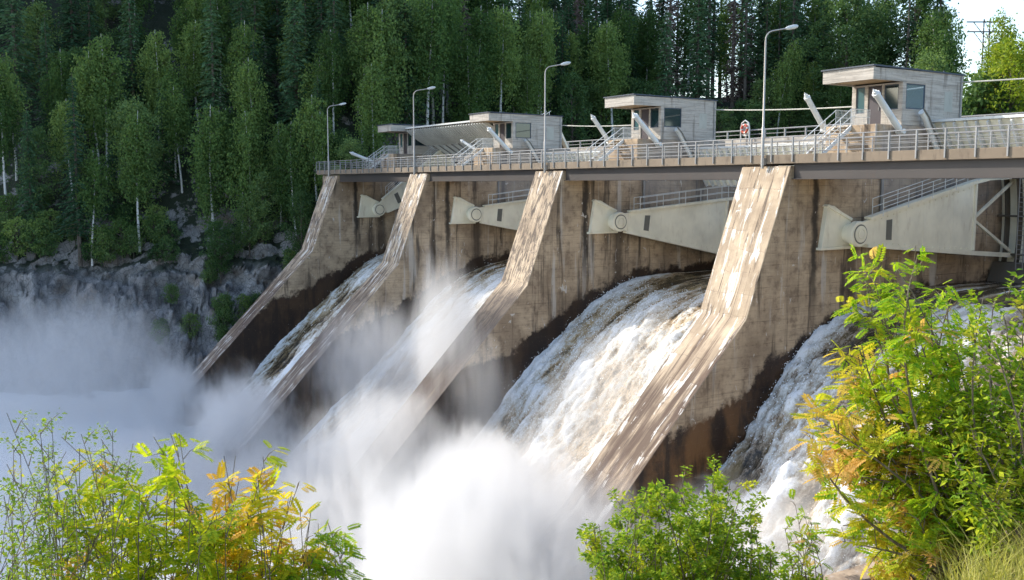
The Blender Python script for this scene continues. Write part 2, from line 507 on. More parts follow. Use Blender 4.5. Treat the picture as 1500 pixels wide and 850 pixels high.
def link_mesh(name, verts, faces, mats, parent=None, midx=None, smooth=False, attrs=None):
    me = bpy.data.meshes.new(name)
    verts = np.asarray(verts, np.float64).reshape(-1, 3)
    if parent is not None:
        verts = verts - ORG[parent.name]
    if isinstance(faces, np.ndarray) and faces.ndim == 2:
        nf, k = faces.shape
        me.vertices.add(len(verts))
        me.vertices.foreach_set("co", verts.astype(np.float32).ravel())
        me.loops.add(nf * k)
        me.loops.foreach_set("vertex_index", faces.astype(np.int32).ravel())
        me.polygons.add(nf)
        me.polygons.foreach_set("loop_start", np.arange(0, nf * k, k, dtype=np.int32))
        me.polygons.foreach_set("loop_total", np.full(nf, k, np.int32))
    else:
        me.from_pydata([tuple(v) for v in verts], [], [tuple(int(i) for i in f) for f in faces])
    mats = mats if isinstance(mats, (list, tuple)) else [mats]
    for m_ in mats:
        me.materials.append(m_)
    if midx is not None:
        me.polygons.foreach_set("material_index", np.asarray(midx, np.int32))
    me.polygons.foreach_set("use_smooth", np.full(len(me.polygons), bool(smooth)))
    if attrs:
        for an, (typ, data) in attrs.items():
            a = me.attributes.new(an, typ, 'POINT')
            a.data.foreach_set("value" if typ == 'FLOAT' else "vector", np.asarray(data, np.float32).ravel())
    me.update(calc_edges=True)
    me.validate()
    o = bpy.data.objects.new(name, me)
    COL.objects.link(o)
    if parent is not None:
        o.parent = parent
        ORG[o.name] = ORG[parent.name]
    return o


class MB:
    def __init__(s):
        s.v, s.f, s.m = [], [], []

    def add(s, vs, fs, mi=0):
        b = len(s.v)
        s.v += [tuple(v) for v in vs]
        s.f += [tuple(i + b for i in f) for f in fs]
        s.m += [mi] * len(fs)
        return s

    def box(s, x0, x1, y0, y1, z0, z1, mi=0):
        vs = [(x0, y0, z0), (x1, y0, z0), (x1, y1, z0), (x0, y1, z0), (x0, y0, z1), (x1, y0, z1), (x1, y1, z1), (x0, y1, z1)]
        return s.add(vs, [(0, 3, 2, 1), (4, 5, 6, 7), (0, 1, 5, 4), (1, 2, 6, 5), (2, 3, 7, 6), (3, 0, 4, 7)], mi)

    def prism(s, prof, x0, x1, mi=0, edge_mi=None):
        """profile of (y, z) pairs swept along x"""
        n = len(prof)
        area = sum(prof[i][0] * prof[(i + 1) % n][1] - prof[(i + 1) % n][0] * prof[i][1] for i in range(n))
        if area < 0:
            prof = prof[::-1]
        vs = [(x0, y, z) for y, z in prof] + [(x1, y, z) for y, z in prof]
        s.add(vs, [tuple(range(n))[::-1], tuple(range(n, 2 * n))], mi)
        b = len(s.v) - 2 * n
        for i in range(n):
            j = (i + 1) % n
            s.f.append((b + i, b + j, b + n + j, b + n + i))
            k = mi
            if edge_mi:
                k = edge_mi(prof[i], prof[j])
            s.m.append(k)
        return s

    def tube(s, p0, p1, r0, r1=None, n=8, mi=0):
        r1 = r0 if r1 is None else r1
        return s.path([p0, p1], [r0, r1], n, mi)

    def path(s, pts, rs, n=8, mi=0):
        pts = [Vector(p) for p in pts]
        if not hasattr(rs, '__len__'):
            rs = [rs] * len(pts)
        vs = []
        up = None
        for i, p in enumerate(pts):
            d = (pts[min(i + 1, len(pts) - 1)] - pts[max(i - 1, 0)]).normalized()
            if up is None:
                up = d.orthogonal().normalized()
            u = (up - d * up.dot(d))
            u = u.normalized() if u.length > 1e-6 else d.orthogonal().normalized()
            up = u
            w = d.cross(u)
            for k in range(n):
                a = 2 * math.pi * k / n
                vs.append(p + (u * math.cos(a) + w * math.sin(a)) * rs[i])
        fs = []
        for i in range(len(pts) - 1):
            for k in range(n):
                fs.append((i * n + k, i * n + (k + 1) % n, (i + 1) * n + (k + 1) % n, (i + 1) * n + k))
        fs.append(tuple(range(n))[::-1])
        fs.append(tuple(range((len(pts) - 1) * n, len(pts) * n)))
        return s.add(vs, fs, mi)

    def bar(s, p0, p1, w, h, mi=0):
        """rectangular bar between two points; w sideways, h upwards"""
        p0, p1 = Vector(p0), Vector(p1)
        d = (p1 - p0).normalized()
        up = Vector((0, 0, 1)) if abs(d.z) < 0.98 else Vector((0, 1, 0))
        sd = d.cross(up).normalized()
        u = sd.cross(d)
        vs = []
        for p in (p0, p1):
            for a, b in ((-1, -1), (1, -1), (1, 1), (-1, 1)):
                vs.append(p + sd * a * w / 2 + u * b * h / 2)
        return s.add(vs, [(0, 1, 2, 3)[::-1], (4, 5, 6, 7), (0, 1, 5, 4), (1, 2, 6, 5), (2, 3, 7, 6), (3, 0, 4, 7)], mi)

    def lathe(s, c, axis, prof, n=20, mi=0):
        """(along, radius) pairs about an axis"""
        c = Vector(c)
        d = Vector(axis).normalized()
        u = d.orthogonal().normalized()
        w = d.cross(u)
        vs = []
        for a, r in prof:
            for k in range(n):
                t = 2 * math.pi * k / n
                vs.append(c + d * a + (u * math.cos(t) + w * math.sin(t)) * r)
        fs = []
        for i in range(len(prof) - 1):
            for k in range(n):
                fs.append((i * n + k, i * n + (k + 1) % n, (i + 1) * n + (k + 1) % n, (i + 1) * n + k))
        fs.append(tuple(range(n))[::-1])
        fs.append(tuple(range((len(prof) - 1) * n, len(prof) * n)))
        return s.add(vs, fs, mi)

    def build(s, name, mats, parent=None, bevel=0.0, smooth=False):
        o = link_mesh(name, s.v, s.f, mats, parent, s.m if isinstance(mats, (list, tuple)) else None, smooth)
        if bevel:
            md = o.modifiers.new("edge", 'BEVEL')
            md.width = bevel
            md.segments = 2
            md.limit_method = 'ANGLE'
            md.angle_limit = R_(35)
        if smooth:
            try:
                o.data.set_sharp_from_angle(angle=R_(40))
            except Exception:
                pass
        return o


# ------------------------------------------------------------------ the dam
PX0, PW, PS = -108.3, 3.71, 22.0            # left face of the first pier, pier width, spacing
LOWK = 1.026


def pl(k):
    return PX0 + PS * k


def pr(k):
    return PX0 + PS * k + PW


def slope_z(y):
    return -7.3 - (38.9 - y) * LOWK


pier_labels = [
    "grey shaded concrete pier at the forest end of the dam, under the first lamp",
    "concrete pier with purple grey lime streaks, half in shade, beside the raised gate",
    "sunlit tan concrete pier with dark mottled lower face, spray rising at its foot",
    "large sunlit concrete pier with white lime runs, nearest whole pier of the dam",
    "concrete end pier of the dam, mostly hidden behind the rowan tree",
]
for k in range(5):
    x0, x1 = pl(k), pr(k)
    root = thing("dam_pier", (x0 + PW / 2, 42, -26), pier_labels[k], "dam pier", "concrete piers of the dam")
    toe = [24.5, 23.5, 21.0, 19.2, 19.2][k]
    prof = [(42.0, 1.03), (38.9, -7.3), (toe, slope_z(toe)), (toe, -28), (66, -28), (66, 3.1), (58.2, 3.1), (58.2, 3.55), (49.0, 3.55), (49.0, 1.6), (48.2, 1.03)]

    def em(a, b):
        return 1 if (a[0] <= 42.01 and b[0] <= 42.01 and a[1] > -27.8 and b[1] > -27.8 and abs(a[0] - b[0]) > 0.1) else 0
    body = MB().prism(prof, x0, x1, 0, em)
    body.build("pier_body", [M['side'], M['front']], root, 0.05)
    if k < 4:
        b = MB()
        b.prism([(44.35, -3.55), (44.75, -1.15), (45.3, -1.2), (46.75, -1.95), (46.75, -3.5)], x1 + 0.003, x1 + 0.30)
        b.prism([(44.6, -1.22), (44.75, -1.1), (46.8, -1.92), (46.75, -2.08)], x1 + 0.003, x1 + 0.38)
        b.prism([(44.2, -3.55), (46.9, -3.5), (46.9, -3.68), (44.2, -3.7)], x1 + 0.003, x1 + 0.38)
        b.build("trunnion_bracket", M['cream'], root, 0.02)
        MB().path([(x1 + 0.12, 49.6, 1.0), (x1 + 0.12, 49.6, -1.9)], 0.09).build("drain_pipe", M['galv'], root)
        MB().box(x1 + 0.003, x1 + 0.35, 43.2, 45.6, 0.55, 0.75).build("bearing_shelf", M['side'], root)
    if k > 0:
        b = MB().prism([(44.35, -3.55), (44.75, -1.15), (45.3, -1.2), (46.75, -1.95), (46.75, -3.5)], x0 - 0.62, x0 - 0.003)
        b.build("trunnion_bracket", M['cream'], root, 0.02)

# left abutment under the rounded end of the deck
root = thing("abutment", (-112.6, 45, -10), "dark concrete abutment at the forest end of the bridge", "abutment")
MB().box(-116.0, -109.2, 44.6, 58, -16, 1.0).build("abutment_wall", M['side'], root, 0.05)
MB().box(-110.9, -109.9, 42.7, 43.7, -9, 1.1).build("column", M['side'], root, 0.03)

# bridge
root = thing("bridge", (-60, 43, 1.1), "long concrete footbridge deck on brown steel girders across the dam piers", "bridge")
outl = [(-10.0, 41.88), (-110.2, 41.88)]
for a in range(0, 91, 10):
    outl.append((-110.2 - 2.9 * math.sin(R_(a)), 44.78 - 2.9 * math.cos(R_(a))))
outl += [(-113.1, 56.0), (-109.9, 56.0), (-109.9, 46.2), (-10, 46.2)]
b = MB()
n = len(outl)
b.add([(x, y, 1.16) for x, y in outl] + [(x, y, 1.66) for x, y in outl],
      [tuple(range(n)), tuple(range(n, 2 * n))[::-1]] + [(i, n + i, n + (i + 1) % n, (i + 1) % n) for i in range(n)])
b.build("deck_slab", M['fascia'], root, 0.03)
for k in range(-1, 5):
    xa = pr(k) if k >= 0 else -113
    xb = pl(k + 1) if k < 4 else -10
    if k == -1:
        continue
    b = MB()
    for y in (42.25, 45.0):
        b.box(xa + 0.03, xb - 0.03, y - 0.02, y + 0.02, 0.34, 1.156)
        b.box(xa + 0.03, xb - 0.03, y - 0.2, y + 0.2, 0.30, 0.337)
    for x in np.arange(xa + 1.5, xb, 3.0):
        b.box(x - 0.02, x + 0.02, 42.28, 44.97, 0.55, 0.95)
    b.build("girder", M['girder'], root)


def rail_path(pts, step):
    """points every step metres along a polyline"""
    out = [np.array(pts[0], float)]
    acc = 0.0
    for a, b in zip(pts[:-1], pts[1:]):
        a, b = np.array(a, float), np.array(b, float)
        L = np.linalg.norm(b - a)
        d = step - acc
        while d <= L:
            out.append(a + (b - a) * d / L)
            d += step
        acc = L - (d - step)
    return out


front_line = [(-12.0, 41.84), (-110.2, 41.84)] + [(-110.2 - 2.94 * math.sin(R_(a)), 44.78 - 2.94 * math.cos(R_(a))) for a in range(10, 91, 10)] + [(-113.14, 55)]


def railing(line, z0, zt, bars, step, name, label, mat, post_w=0.07, below=0.0, r=0.025):
    P0 = line[0]
    root = thing(name, (P0[0], P0[1], z0), label, "railing")
    pts = rail_path(line, step)
    first = None
    for p in pts:
        q = MB().box(p[0] - post_w / 2, p[0] + post_w / 2, p[1] - post_w / 2 - 0.0, p[1] + post_w / 2, z0 - below, zt + 0.01) if first is None else None
        if first is None:
            first = q.build("post", mat, root)
            fp = p
        else:
            c = first.copy()
            COL.objects.link(c)
            c.location = (p[0] - fp[0], p[1] - fp[1], 0)
    for bz, br in bars:
        MB().path([(x, y, bz) for x, y in line], br, 6).build("rail", mat, root)
    return root


railing(front_line, 1.66, 2.60, [(2.62, 0.03), (2.42, 0.014), (2.22, 0.014), (2.02, 0.014), (1.82, 0.014)], 1.55, "bridge_railing",
        "grey steel railing along the downstream edge of the bridge", M['galv'], 0.075, 0.40)
railing([(-12.0, 46.1), (-109.8, 46.1)], 1.662, 2.6, [(2.62, 0.035), (2.3, 0.02), (1.98, 0.02)], 1.75, "walkway_railing",
        "grey steel railing along the inner edge of the bridge, behind the front railing", M['galv'], 0.06)


# street lamps on the bridge
def lamp(x, top, label, reach):
    root = thing("street_lamp", (x, 42.1, 1.66), label, "street lamp", "street lamps along the bridge")
    y = 41.72
    b = MB()
    b.path([(x, y, 0.9), (x, y, 3.2), (x, y, 3.25), (x, y, top - 0.5)], [0.085, 0.085, 0.06, 0.05], 10)
    b.build("pole", M['lamp'], root, smooth=True)
    arm = [(x, y, top - 0.5)]
    for i in range(1, 8):
        a = i / 7 * R_(78)
        arm.append((x + 0.15 * (1 - math.cos(a)), y + 0.5 * (1 - math.cos(a)), top - 0.5 + 0.55 * math.sin(a)))
    arm.append((x + reach * 0.3, y + reach, top + 0.2))
    MB().path(arm, 0.04, 8).build("arm", M['lamp'], root, smooth=True)
    e = Vector(arm[-1])
    d = Vector((0.28, 0.93, 0.22)).normalized()
    h = MB()
    h.lathe(e - d * 0.05, d, [(0, 0.03), (0.05, 0.07), (0.25, 0.12), (0.55, 0.13), (0.75, 0.09), (0.82, 0.03)], 12)
    h.build("lamp_head", M['lens'], root, smooth=True)
    MB().box(x - 0.12, x + 0.12, y - 0.02, y + 0.17, 1.1, 1.5).build("clamp", M['lamp'], root)


lamp(-106.6, 8.75, "slim grey street lamp on the bridge furthest left, before the dark forest", 1.3)
lamp(-84.8, 8.75, "slim street lamp on the bridge in front of the raised ribbed gate", 1.3)
lamp(-62.6, 8.75, "slim street lamp on the bridge between the two middle control houses", 1.2)
lamp(-40.45, 8.5, "tallest looking street lamp, nearest, standing over the largest pier", 1.2)


# control houses
def wall_y(b, x0, x1, z0, z1, y0, y1, holes):
    """wall slab facing -Y with rectangular holes (x0, x1, z0, z1)"""
    xs = sorted({x0, x1, *[h[0] for h in holes], *[h[1] for h in holes]})
    for a, c in zip(xs[:-1], xs[1:]):
        hs = sorted([h for h in holes if h[0] <= a + 1e-6 and h[1] >= c - 1e-6], key=lambda h: h[2])
        z = z0
        for h in hs:
            if h[2] > z + 1e-6:
                b.box(a, c, y0, y1, z, h[2])
            z = h[3]
        if z1 > z + 1e-6:
            b.box(a, c, y0, y1, z, z1)


def wall_x(b, y0, y1, z0, z1, x0, x1, holes):
    ys = sorted({y0, y1, *[h[0] for h in holes], *[h[1] for h in holes]})
    for a, c in zip(ys[:-1], ys[1:]):
        hs = [h for h in holes if h[0] <= a + 1e-6 and h[1] >= c - 1e-6]
        z = z0
        for h in hs:
            if h[2] > z + 1e-6:
                b.box(x0, x1, a, c, z, h[2])
            z = h[3]
        if z1 > z + 1e-6:
            b.box(x0, x1, a, c, z, z1)


house_labels = [
    "small concrete control house at the forest end, mostly behind the raised gate",
    "concrete control house with a reddish stain on its fascia, beside the raised gate",
    "concrete control house with flat canopy, left of the red lifebuoy",
    "largest looking concrete control house, nearest, its side window reflecting blue sky",
]


def house(k):
    x0, x1 = pl(k) + 0.01, pr(k) - 0.003
    root = thing("control_house", ((x0 + x1) / 2, 54, 3.55), house_labels[k], "control house", "control houses on the piers")
    zf, zt = 3.556, 6.1
    b = MB()
    hx = [x0 + 0.25, x0 + 0.95, x0 + 1.2, x0 + 2.2, x0 + 2.38, x1 - 0.25]
    wall_x(b, 51.3, 57.1, zf, zt, x1 - 0.22, x1, [(51.62, 53.42, 4.52, 6.02)])
    wall_x(b, 51.3, 57.1, zf, zt, x0, x0 + 0.22, [(51.9, 53.2, 4.52, 6.02)])
    wall_y(b, x0 + 0.22, x1 - 0.22, zf, zt, 51.3, 51.5, [(hx[0] + 0.05, hx[1], 4.4, 6.0), (hx[2], hx[3], zf, 6.0), (hx[4], hx[5] - 0.05, 4.5, 6.0)])
    b.box(x0 + 0.22, x1 - 0.22, 56.9, 57.1, zf, zt)
    b.build("wall", M['board'], root, 0.012)
    # canopy: a fascia all round and a soffit
    f = MB()
    f.box(x0 - 0.02, x1 + 0.005, 48.6, 48.78, 6.104, 6.86)
    f.box(x0 - 0.02, x0 + 0.16, 48.78, 57.12, 6.104, 6.80)
    f.box(x1 - 0.175, x1 + 0.005, 48.78, 57.12, 6.104, 6.80)
    f.box(x0 + 0.16, x1 - 0.175, 56.94, 57.12, 6.104, 6.74)
    f.build("fascia", M['board'], root, 0.012)
    MB().box(x0 + 0.17, x1 - 0.18, 48.79, 56.93, 6.2, 6.3).build("soffit", M['ochre'], root)
    r = MB()
    r.prism([(48.5, 6.865), (48.5, 6.95), (57.2, 6.84), (57.2, 6.75)], x0 - 0.1, x1 + 0.09)
    r.build("roof", M['roof'], root)
    for i in range(3):
        yv = 50.5 + 2.6 * i
        MB().path([(x1 - 0.4, yv, 6.85), (x1 - 0.4, yv, 7.03)], 0.05, 6).build("roof_vent", M['roof'], root)

    def win(y_or_x, lo, hi, z0_, z1_, side, mat):
        fr = MB()
        w = 0.07
        g = MB()
        if side == 'x':
            xx = y_or_x
            fr.box(xx - 0.06, xx + 0.012, lo + 0.003, lo + w, z0_ + 0.003, z1_ - 0.003)
            fr.box(xx - 0.06, xx + 0.012, hi - w, hi - 0.003, z0_ + 0.003, z1_ - 0.003)
            fr.box(xx - 0.06, xx + 0.012, lo + w, hi - w, z0_ + 0.003, z0_ + w)
            fr.box(xx - 0.06, xx + 0.012, lo + w, hi - w, z1_ - w, z1_ - 0.003)
            g.box(xx - 0.035, xx - 0.02, lo + w, hi - w, z0_ + w, z1_ - w)
        else:
            yy = y_or_x
            fr.box(lo + 0.003, lo + w, yy - 0.0, yy + 0.06, z0_ + 0.003, z1_ - 0.003)
            fr.box(hi - w, hi - 0.003, yy - 0.0, yy + 0.06, z0_ + 0.003, z1_ - 0.003)
            fr.box(lo + w, hi - w, yy, yy + 0.06, z0_ + 0.003, z0_ + w)
            fr.box(lo + w, hi - w, yy, yy + 0.06, z1_ - w, z1_ - 0.003)
            g.box(lo + w, hi - w, yy + 0.02, yy + 0.035, z0_ + w, z1_ - w)
        fo = fr.build("window", M['frame'], root)
        g.build("pane", mat, fo)
    win(x1 - 0.04, 51.62, 53.42, 4.52, 6.02, 'x', M['skyglass'] if k == 3 else M['glass'])
    win(x0 + 0.05, 51.9, 53.2, 4.52, 6.02, 'x', M['glass'])
    win(51.36, hx[0] + 0.05, hx[1], 4.4, 6.0, 'y', M['curtain'])
    win(51.36, hx[4], hx[5] - 0.05, 4.5, 6.0, 'y', M['glass'])
    d = MB().box(hx[2] + 0.04, hx[3] - 0.04, 51.36, 51.42, zf + 0.02, 5.96).build("door", M['door'], root)
    MB().bar((hx[3] - 0.2, 51.34, 4.5), (hx[3] - 0.2, 51.34, 4.75), 0.03, 0.03).build("handle", M['galv'], d)
    MB().box(x1 + 0.001, x1 + 0.006, 55.3, 56.1, 4.5, 5.7).build("pale_panel", M['cable'], root)
    MB().path([(x1 + 0.05, 56.85, 6.7), (x1 + 0.05, 56.85, 3.7)], 0.04, 8).build("downpipe", M['galv'], root)
    # concrete ledge and landing in front of the door
    MB().box(x0 + 0.6, x1 - 0.9, 49.02, 51.29, 3.4, 3.552 + 0.03).build("landing", M['board'], root)


for k in range(4):
    house(k)

stair_labels = [
    "steel stair up to the control house at the forest end",
    "steel stair to the control house beside the raised gate",
    "pale stair with white handrails up to the control house left of the lifebuoy",
    "pale stair with white handrails up to the nearest control house",
]
cat_cyl = ["upper cylinder by the", "cylinder"]


def stair(k):
    x0 = pl(k) + 0.75
    x1 = x0 + 1.15
    root = thing("staircase", (x0 + 0.6, 46.5, 1.66), stair_labels[k], "staircase", "stairs up to the control houses")
    ya, yb, za, zb = 46.25, 49.0, 1.68, 3.56
    st = MB()
    for x in (x0, x1):
        st.prism([(ya, za), (ya + 0.35, za), (yb, zb - 0.30), (yb, zb)], x - 0.05, x + 0.05)
    st.build("stringer", M['white'], root, 0.01)
    s = MB()
    N = 9
    for i in range(N):
        f = (i + 0.7) / N
        y = ya + (yb - ya) * f
        z = za + (zb - za) * f
        s.box(x0 + 0.052, x1 - 0.052, y - 0.14, y + 0.14, z - 0.05, z)
    s.build("steps", M['board'], root)
    for x in (x0 + 0.0, x1):
        h = MB()
        h.path([(x, ya - 0.1, za + 0.95), (x, yb, zb + 0.95), (x, yb + 1.7, zb + 0.95)], 0.028, 6)
        h.path([(x, ya - 0.1, za + 0.5), (x, yb, zb + 0.5), (x, yb + 1.7, zb + 0.5)], 0.018, 6)
        for f in (0.0, 0.33, 0.66, 1.0):
            y = ya + (yb - ya) * f
            z = za + (zb - za) * f
            h.path([(x, y, z), (x, y, z + 0.95)], 0.022, 6)
        for i in range(14):
            y = yb + 0.12 + i * 0.12
            h.path([(x, y, zb + 0.02), (x, y, zb + 0.95)], 0.012, 5)
        h.build("handrail", M['white'], root)


for k in range(4):
    stair(k)


# hydraulic cylinders
def cylinder(a, b, r, label, grp="white hydraulic hoists of the gates"):
    a, b = Vector(a), Vector(b)
    root = thing("hydraulic_cylinder", tuple(b), label, "hydraulic cylinder", grp)
    d = (a - b).normalized()
    L = (a - b).length
    q = MB()
    q.lathe(b, d, [(0, r * 0.75), (0.12, r * 0.8), (0.13, r), (L - 0.32, r), (L - 0.31, r * 1.18), (L - 0.14, r * 1.18), (L - 0.13, r * 0.8), (L, r * 0.7)], 16)
    q.build("barrel", M['white'], root, smooth=True)
    MB().lathe(a - d * 0.02, d, [(0, 0.07), (0.12, 0.07), (0.14, 0.03), (0.2, 0.03)], 8).build("cap_fitting", M['white'], root)
    MB().lathe(b - d * 0.5, d, [(0, r * 0.5), (0.52, r * 0.5)], 12).build("piston_rod", M['galv'], root, smooth=True)
    MB().lathe(b + Vector((-0.28, 0, 0)) - d * 0.1, (1, 0, 0), [(0, 0.13), (0.02, 0.16), (0.54, 0.16), (0.56, 0.13)], 12).build("pivot_pin", M['white'], root)


for k in range(1, 4):
    w = ["", "at the raised gate", "by the house left of the lifebuoy", "by the nearest control house"][k]
    if k > 1:
        cylinder((pl(k) - 0.55, 47.75, 5.45), (pl(k) - 0.55, 49.5, 3.45), 0.17, "leaning hoist cylinder left of the stair, " + w)
    cylinder((pr(k) + 0.35, 48.3, 5.35), (pr(k) + 0.35, 50.7, 3.2), 0.2, "thick white hoist cylinder leaning right of the stair, " + w)
cylinder((pl(0) - 0.4, 45.3, 3.7), (pl(0) + 0.9, 47.9, 2.5), 0.18, "low white cylinder lying almost flat at the forest end of the bridge")
cylinder((pl(1) - 5.2, 50.5, 4.6), (pl(1) - 2.2, 51.5, 3.0), 0.16, "slim cylinder lying across the white plate of the raised gate")


def link_arm(k, label):
    x = pr(k) + 0.45
    root = thing("gate_link", (x, 53.8, 2.6), label, "gate link", "white lifting links beside the control houses")
    b = MB().path([(x, 52.5, 4.35), (x, 52.75, 4.15), (x, 54.3, 1.9)], [0.2, 0.2, 0.16], 10)
    b.build("link_beam", M['white'], root, smooth=True)
    MB().path([(x + 0.22, 52.4, 4.5), (x + 0.24, 52.9, 4.05), (x + 0.24, 54.2, 2.2)], 0.05, 6).build("hose", M['shadow'], root)


link_arm(1, "white lifting link beside the house at the raised gate")
link_arm(2, "white lifting link beside the house left of the lifebuoy")
link_arm(3, "white lifting link beside the nearest house, at the end of the ribbed gate")

# ------------------------------------------------------------------ radial gates
TY, TZ = 46.5, -2.8
gate_labels = [
    "radial gate swung high, its ribbed leaf standing above the bridge near the forest",
    "lowered cream radial gate in the bay behind the tall spray",
    "lowered cream radial gate between the two sunlit piers",
    "nearest cream radial gate with ladder and open bracing, behind the rowan tree",
]
gate_rot = [25, -6, -7, 0]


def gate_ladder(root, R3, xa):
    ld = MB()
    x = xa + 2.0
    for dx in (0, 0.45):
        ld.path([R3((x + dx, 60.5, 1.6)), R3((x + dx, 60.5, -5.4))], 0.035, 6)
    for zz in np.arange(-5.3, 1.5, 0.3):
        ld.path([R3((x, 60.5, zz)), R3((x + 0.45, 60.5, zz))], 0.02, 5)
    ld.build("ladder", M['galv'], root)


def gate(k):
    root = thing("radial_gate", (pr(k) + 9, TY, TZ), gate_labels[k], "sluice gate", "radial gates of the dam")
    th = R_(gate_rot[k])

    def rot(y, z):
        dy, dz = y - TY, z - TZ
        return (TY + dy * math.cos(th) - dz * math.sin(th), TZ + dy * math.sin(th) + dz * math.cos(th))

    def RP(prof):
        return [rot(*p) for p in prof]

    def R3(p):
        y, z = rot(p[1], p[2])
        return (p[0], y, z)
    xa, xb = pr(k), pl(k + 1)
    for sgn, xw in ((1, xa), (-1, xb)):
        X = lambda d: xw + sgn * d
        a_, c_ = sorted((X(0.85), X(1.05)))
        p = MB()
        p.prism(RP([(46.4, -3.35), (47.3, -3.42), (54.6, -4.0), (57.25, -4.12), (57.25, 0.02), (47.6, -1.95), (46.6, -2.2)]), a_, c_)
        # flanges
        e_, g_ = sorted((X(0.7), X(1.2)))
        arm = p
        p.prism(RP([(47.2, -3.42), (57.25, -4.12), (62.0, -4.45), (62.0, -4.75), (57.25, -4.40), (47.2, -3.58)]), e_, g_)
        p.prism(RP([(47.4, -1.98), (57.2, 0.04), (58.6, 0.27), (61.8, 0.40), (61.8, 0.62), (58.5, 0.50), (57.1, 0.24), (47.35, -1.85)]), e_, g_)
        p.prism(RP([(57.2, -4.1), (57.34, -4.1), (57.34, 0.04), (57.2, 0.02)]), e_, g_)
        xo = X(1.05)
        for yy in np.arange(47.9, 57.1, 0.55):
            zt_ = np.interp(yy, [47.6, 57.25], [-2.12, -0.12])
            zb_ = np.interp(yy, [47.3, 54.6, 57.25], [-3.28, -3.85, -3.98])
            for zz in (zt_, zb_):
                a0, a1 = sorted((xo - 0.01 * sgn, xo + 0.035 * sgn))
                p.prism(RP([(yy - 0.035, zz - 0.035), (yy + 0.035, zz - 0.035), (yy + 0.035, zz + 0.035), (yy - 0.035, zz + 0.035)]), a0, a1)
        ao = p.build("arm", M['cream'], root, 0.0)
        MB().prism(RP([(48.9, -3.2), (49.42, -3.22), (49.42, -2.0), (48.9, -2.05)]), a_ - 0.006, c_ + 0.006).build("hatch", M['shadow'], ao)
        for yy in (52.3, 55.2):
            MB().prism(RP([(yy, -3.75), (yy + 0.035, -3.75), (yy + 0.035, -1.1), (yy, -1.1)]), a_ - 0.008, c_ + 0.008).build("seam", M['cream'], ao)
        br = MB()
        xm = X(0.95)
        br.bar(R3((xm, 57.3, -2.15)), R3((xm, 61.4, 0.2)), 0.14, 0.17)
        br.bar(R3((xm, 57.3, -2.15)), R3((xm, 61.5, -4.3)), 0.14, 0.17)
        br.build("brace", M['cream'], root)
        hb = MB()
        hb.lathe((X(0.3), TY, TZ), (sgn, 0, 0), [(0, 0.55), (0.50, 0.55), (0.51, 0.74), (0.84, 0.74), (0.90, 0.68)], 28)
        ho = hb.build("trunnion_hub", M['cream'], root, smooth=True)
        MB().lathe((X(1.2), TY, TZ), (sgn, 0, 0), [(0, 0.56), (0.012, 0.56)], 28).build("seal_ring", M['shadow'], ho)  # dark disc behind the cap paints the shade of a ring groove
        MB().lathe((X(1.205), TY, TZ), (sgn, 0, 0), [(0, 0.48), (0.04, 0.48), (0.05, 0.30), (0.02, 0.29), (0.02, 0.26), (0.07, 0.25), (0.08, 0.05)], 28).build("hub_cap", M['cream'], ho, smooth=False)
        # walkway on the arm
        ra = MB()
        for off in (0.0, 0.75):
            x = X(0.75 + off)
            pts = [R3((x, 48.0, -1.80)), R3((x, 57.1, 0.22)), R3((x, 61.6, 0.6))]
            for hgt in (0.5, 1.0):
                ra.path([(q[0], q[1], q[2] + hgt) for q in pts], 0.022, 6)
            for f in np.linspace(0, 1, 7):
                y = 48.0 + (61.4 - 48.0) * f
                zz = np.interp(y, [48.0, 57.1, 61.6], [-1.80, 0.22, 0.6])
                q = R3((x, y, zz))
                ra.path([q, (q[0], q[1], q[2] + 1.0)], 0.024, 6)
        ra.build("walkway_railing", M['white'], root)
    # back plates between the arms, the skin and its ribs
    sk = MB()
    arc = []
    for i in range(13):
        a = R_(-16 + i * 28.5 / 12)
        arc.append((TY + 15.6 * math.cos(a), TZ + 15.6 * math.sin(a)))
    inner = [(TY + (y - TY) * 0.985, TZ + (z - TZ) * 0.985) for y, z in arc]
    sk.prism(RP(arc + inner[::-1]), xa + 0.08, xb - 0.08)
    sk.build("skin_plate", M['cream'], root)
    ri = MB()
    inner2 = [(TY + (y - TY) * 0.955, TZ + (z - TZ) * 0.955) for y, z in arc]
    for x in np.arange(xa + 0.6, xb - 0.3, 0.85):
        ri.prism(RP(inner + inner2[::-1]), x - 0.05, x + 0.05)
    for idx in (0, 4, 8, 12):
        y, z = inner2[idx]
        p0, p1 = R3((xa + 0.1, y, z)), R3((xb - 0.1, y, z))
        ri.bar(p0, p1, 0.28, 0.12)
    ri.build("ribs", M['rust'], root)
    lo_ = MB()
    lo_.prism(RP([(60.9, -5.0), (61.6, -5.0), (61.2, -6.9), (60.2, -6.5)]), xa + 0.2, xb - 0.2)
    lo_.build("lower_lip", M['rust'], root)
    # overhanging ribbed apron on top of the gate
    up = MB()
    A, B = (54.0, 3.75), (55.75, 1.1)
    C_ = (57.4, -1.4)
    nrm = np.array([B[1] - A[1], -(B[0] - A[0])]) / math.hypot(B[0] - A[0], B[1] - A[1])
    # the plate's back is upstream of its ribs
    off = -nrm * 0.06
    if off[0] < 0:
        off = -off
    up.prism(RP([A, B, (B[0] + off[0], B[1] + off[1]), (A[0] + off[0], A[1] + off[1])]), xa + 0.12, xb - 0.12)
    up.build("apron_plate", M['rust'] if k == 0 else M['cream'], root)
    rb = MB()
    d_ = -off / 0.06
    # ribs are deepest in the middle of the apron
    cur = [(A[0] + (B[0] - A[0]) * t, A[1] + (B[1] - A[1]) * t, 0.10 + 0.26 * math.sin(math.pi * (0.15 + 0.7 * t))) for t in np.linspace(0, 1, 8)]
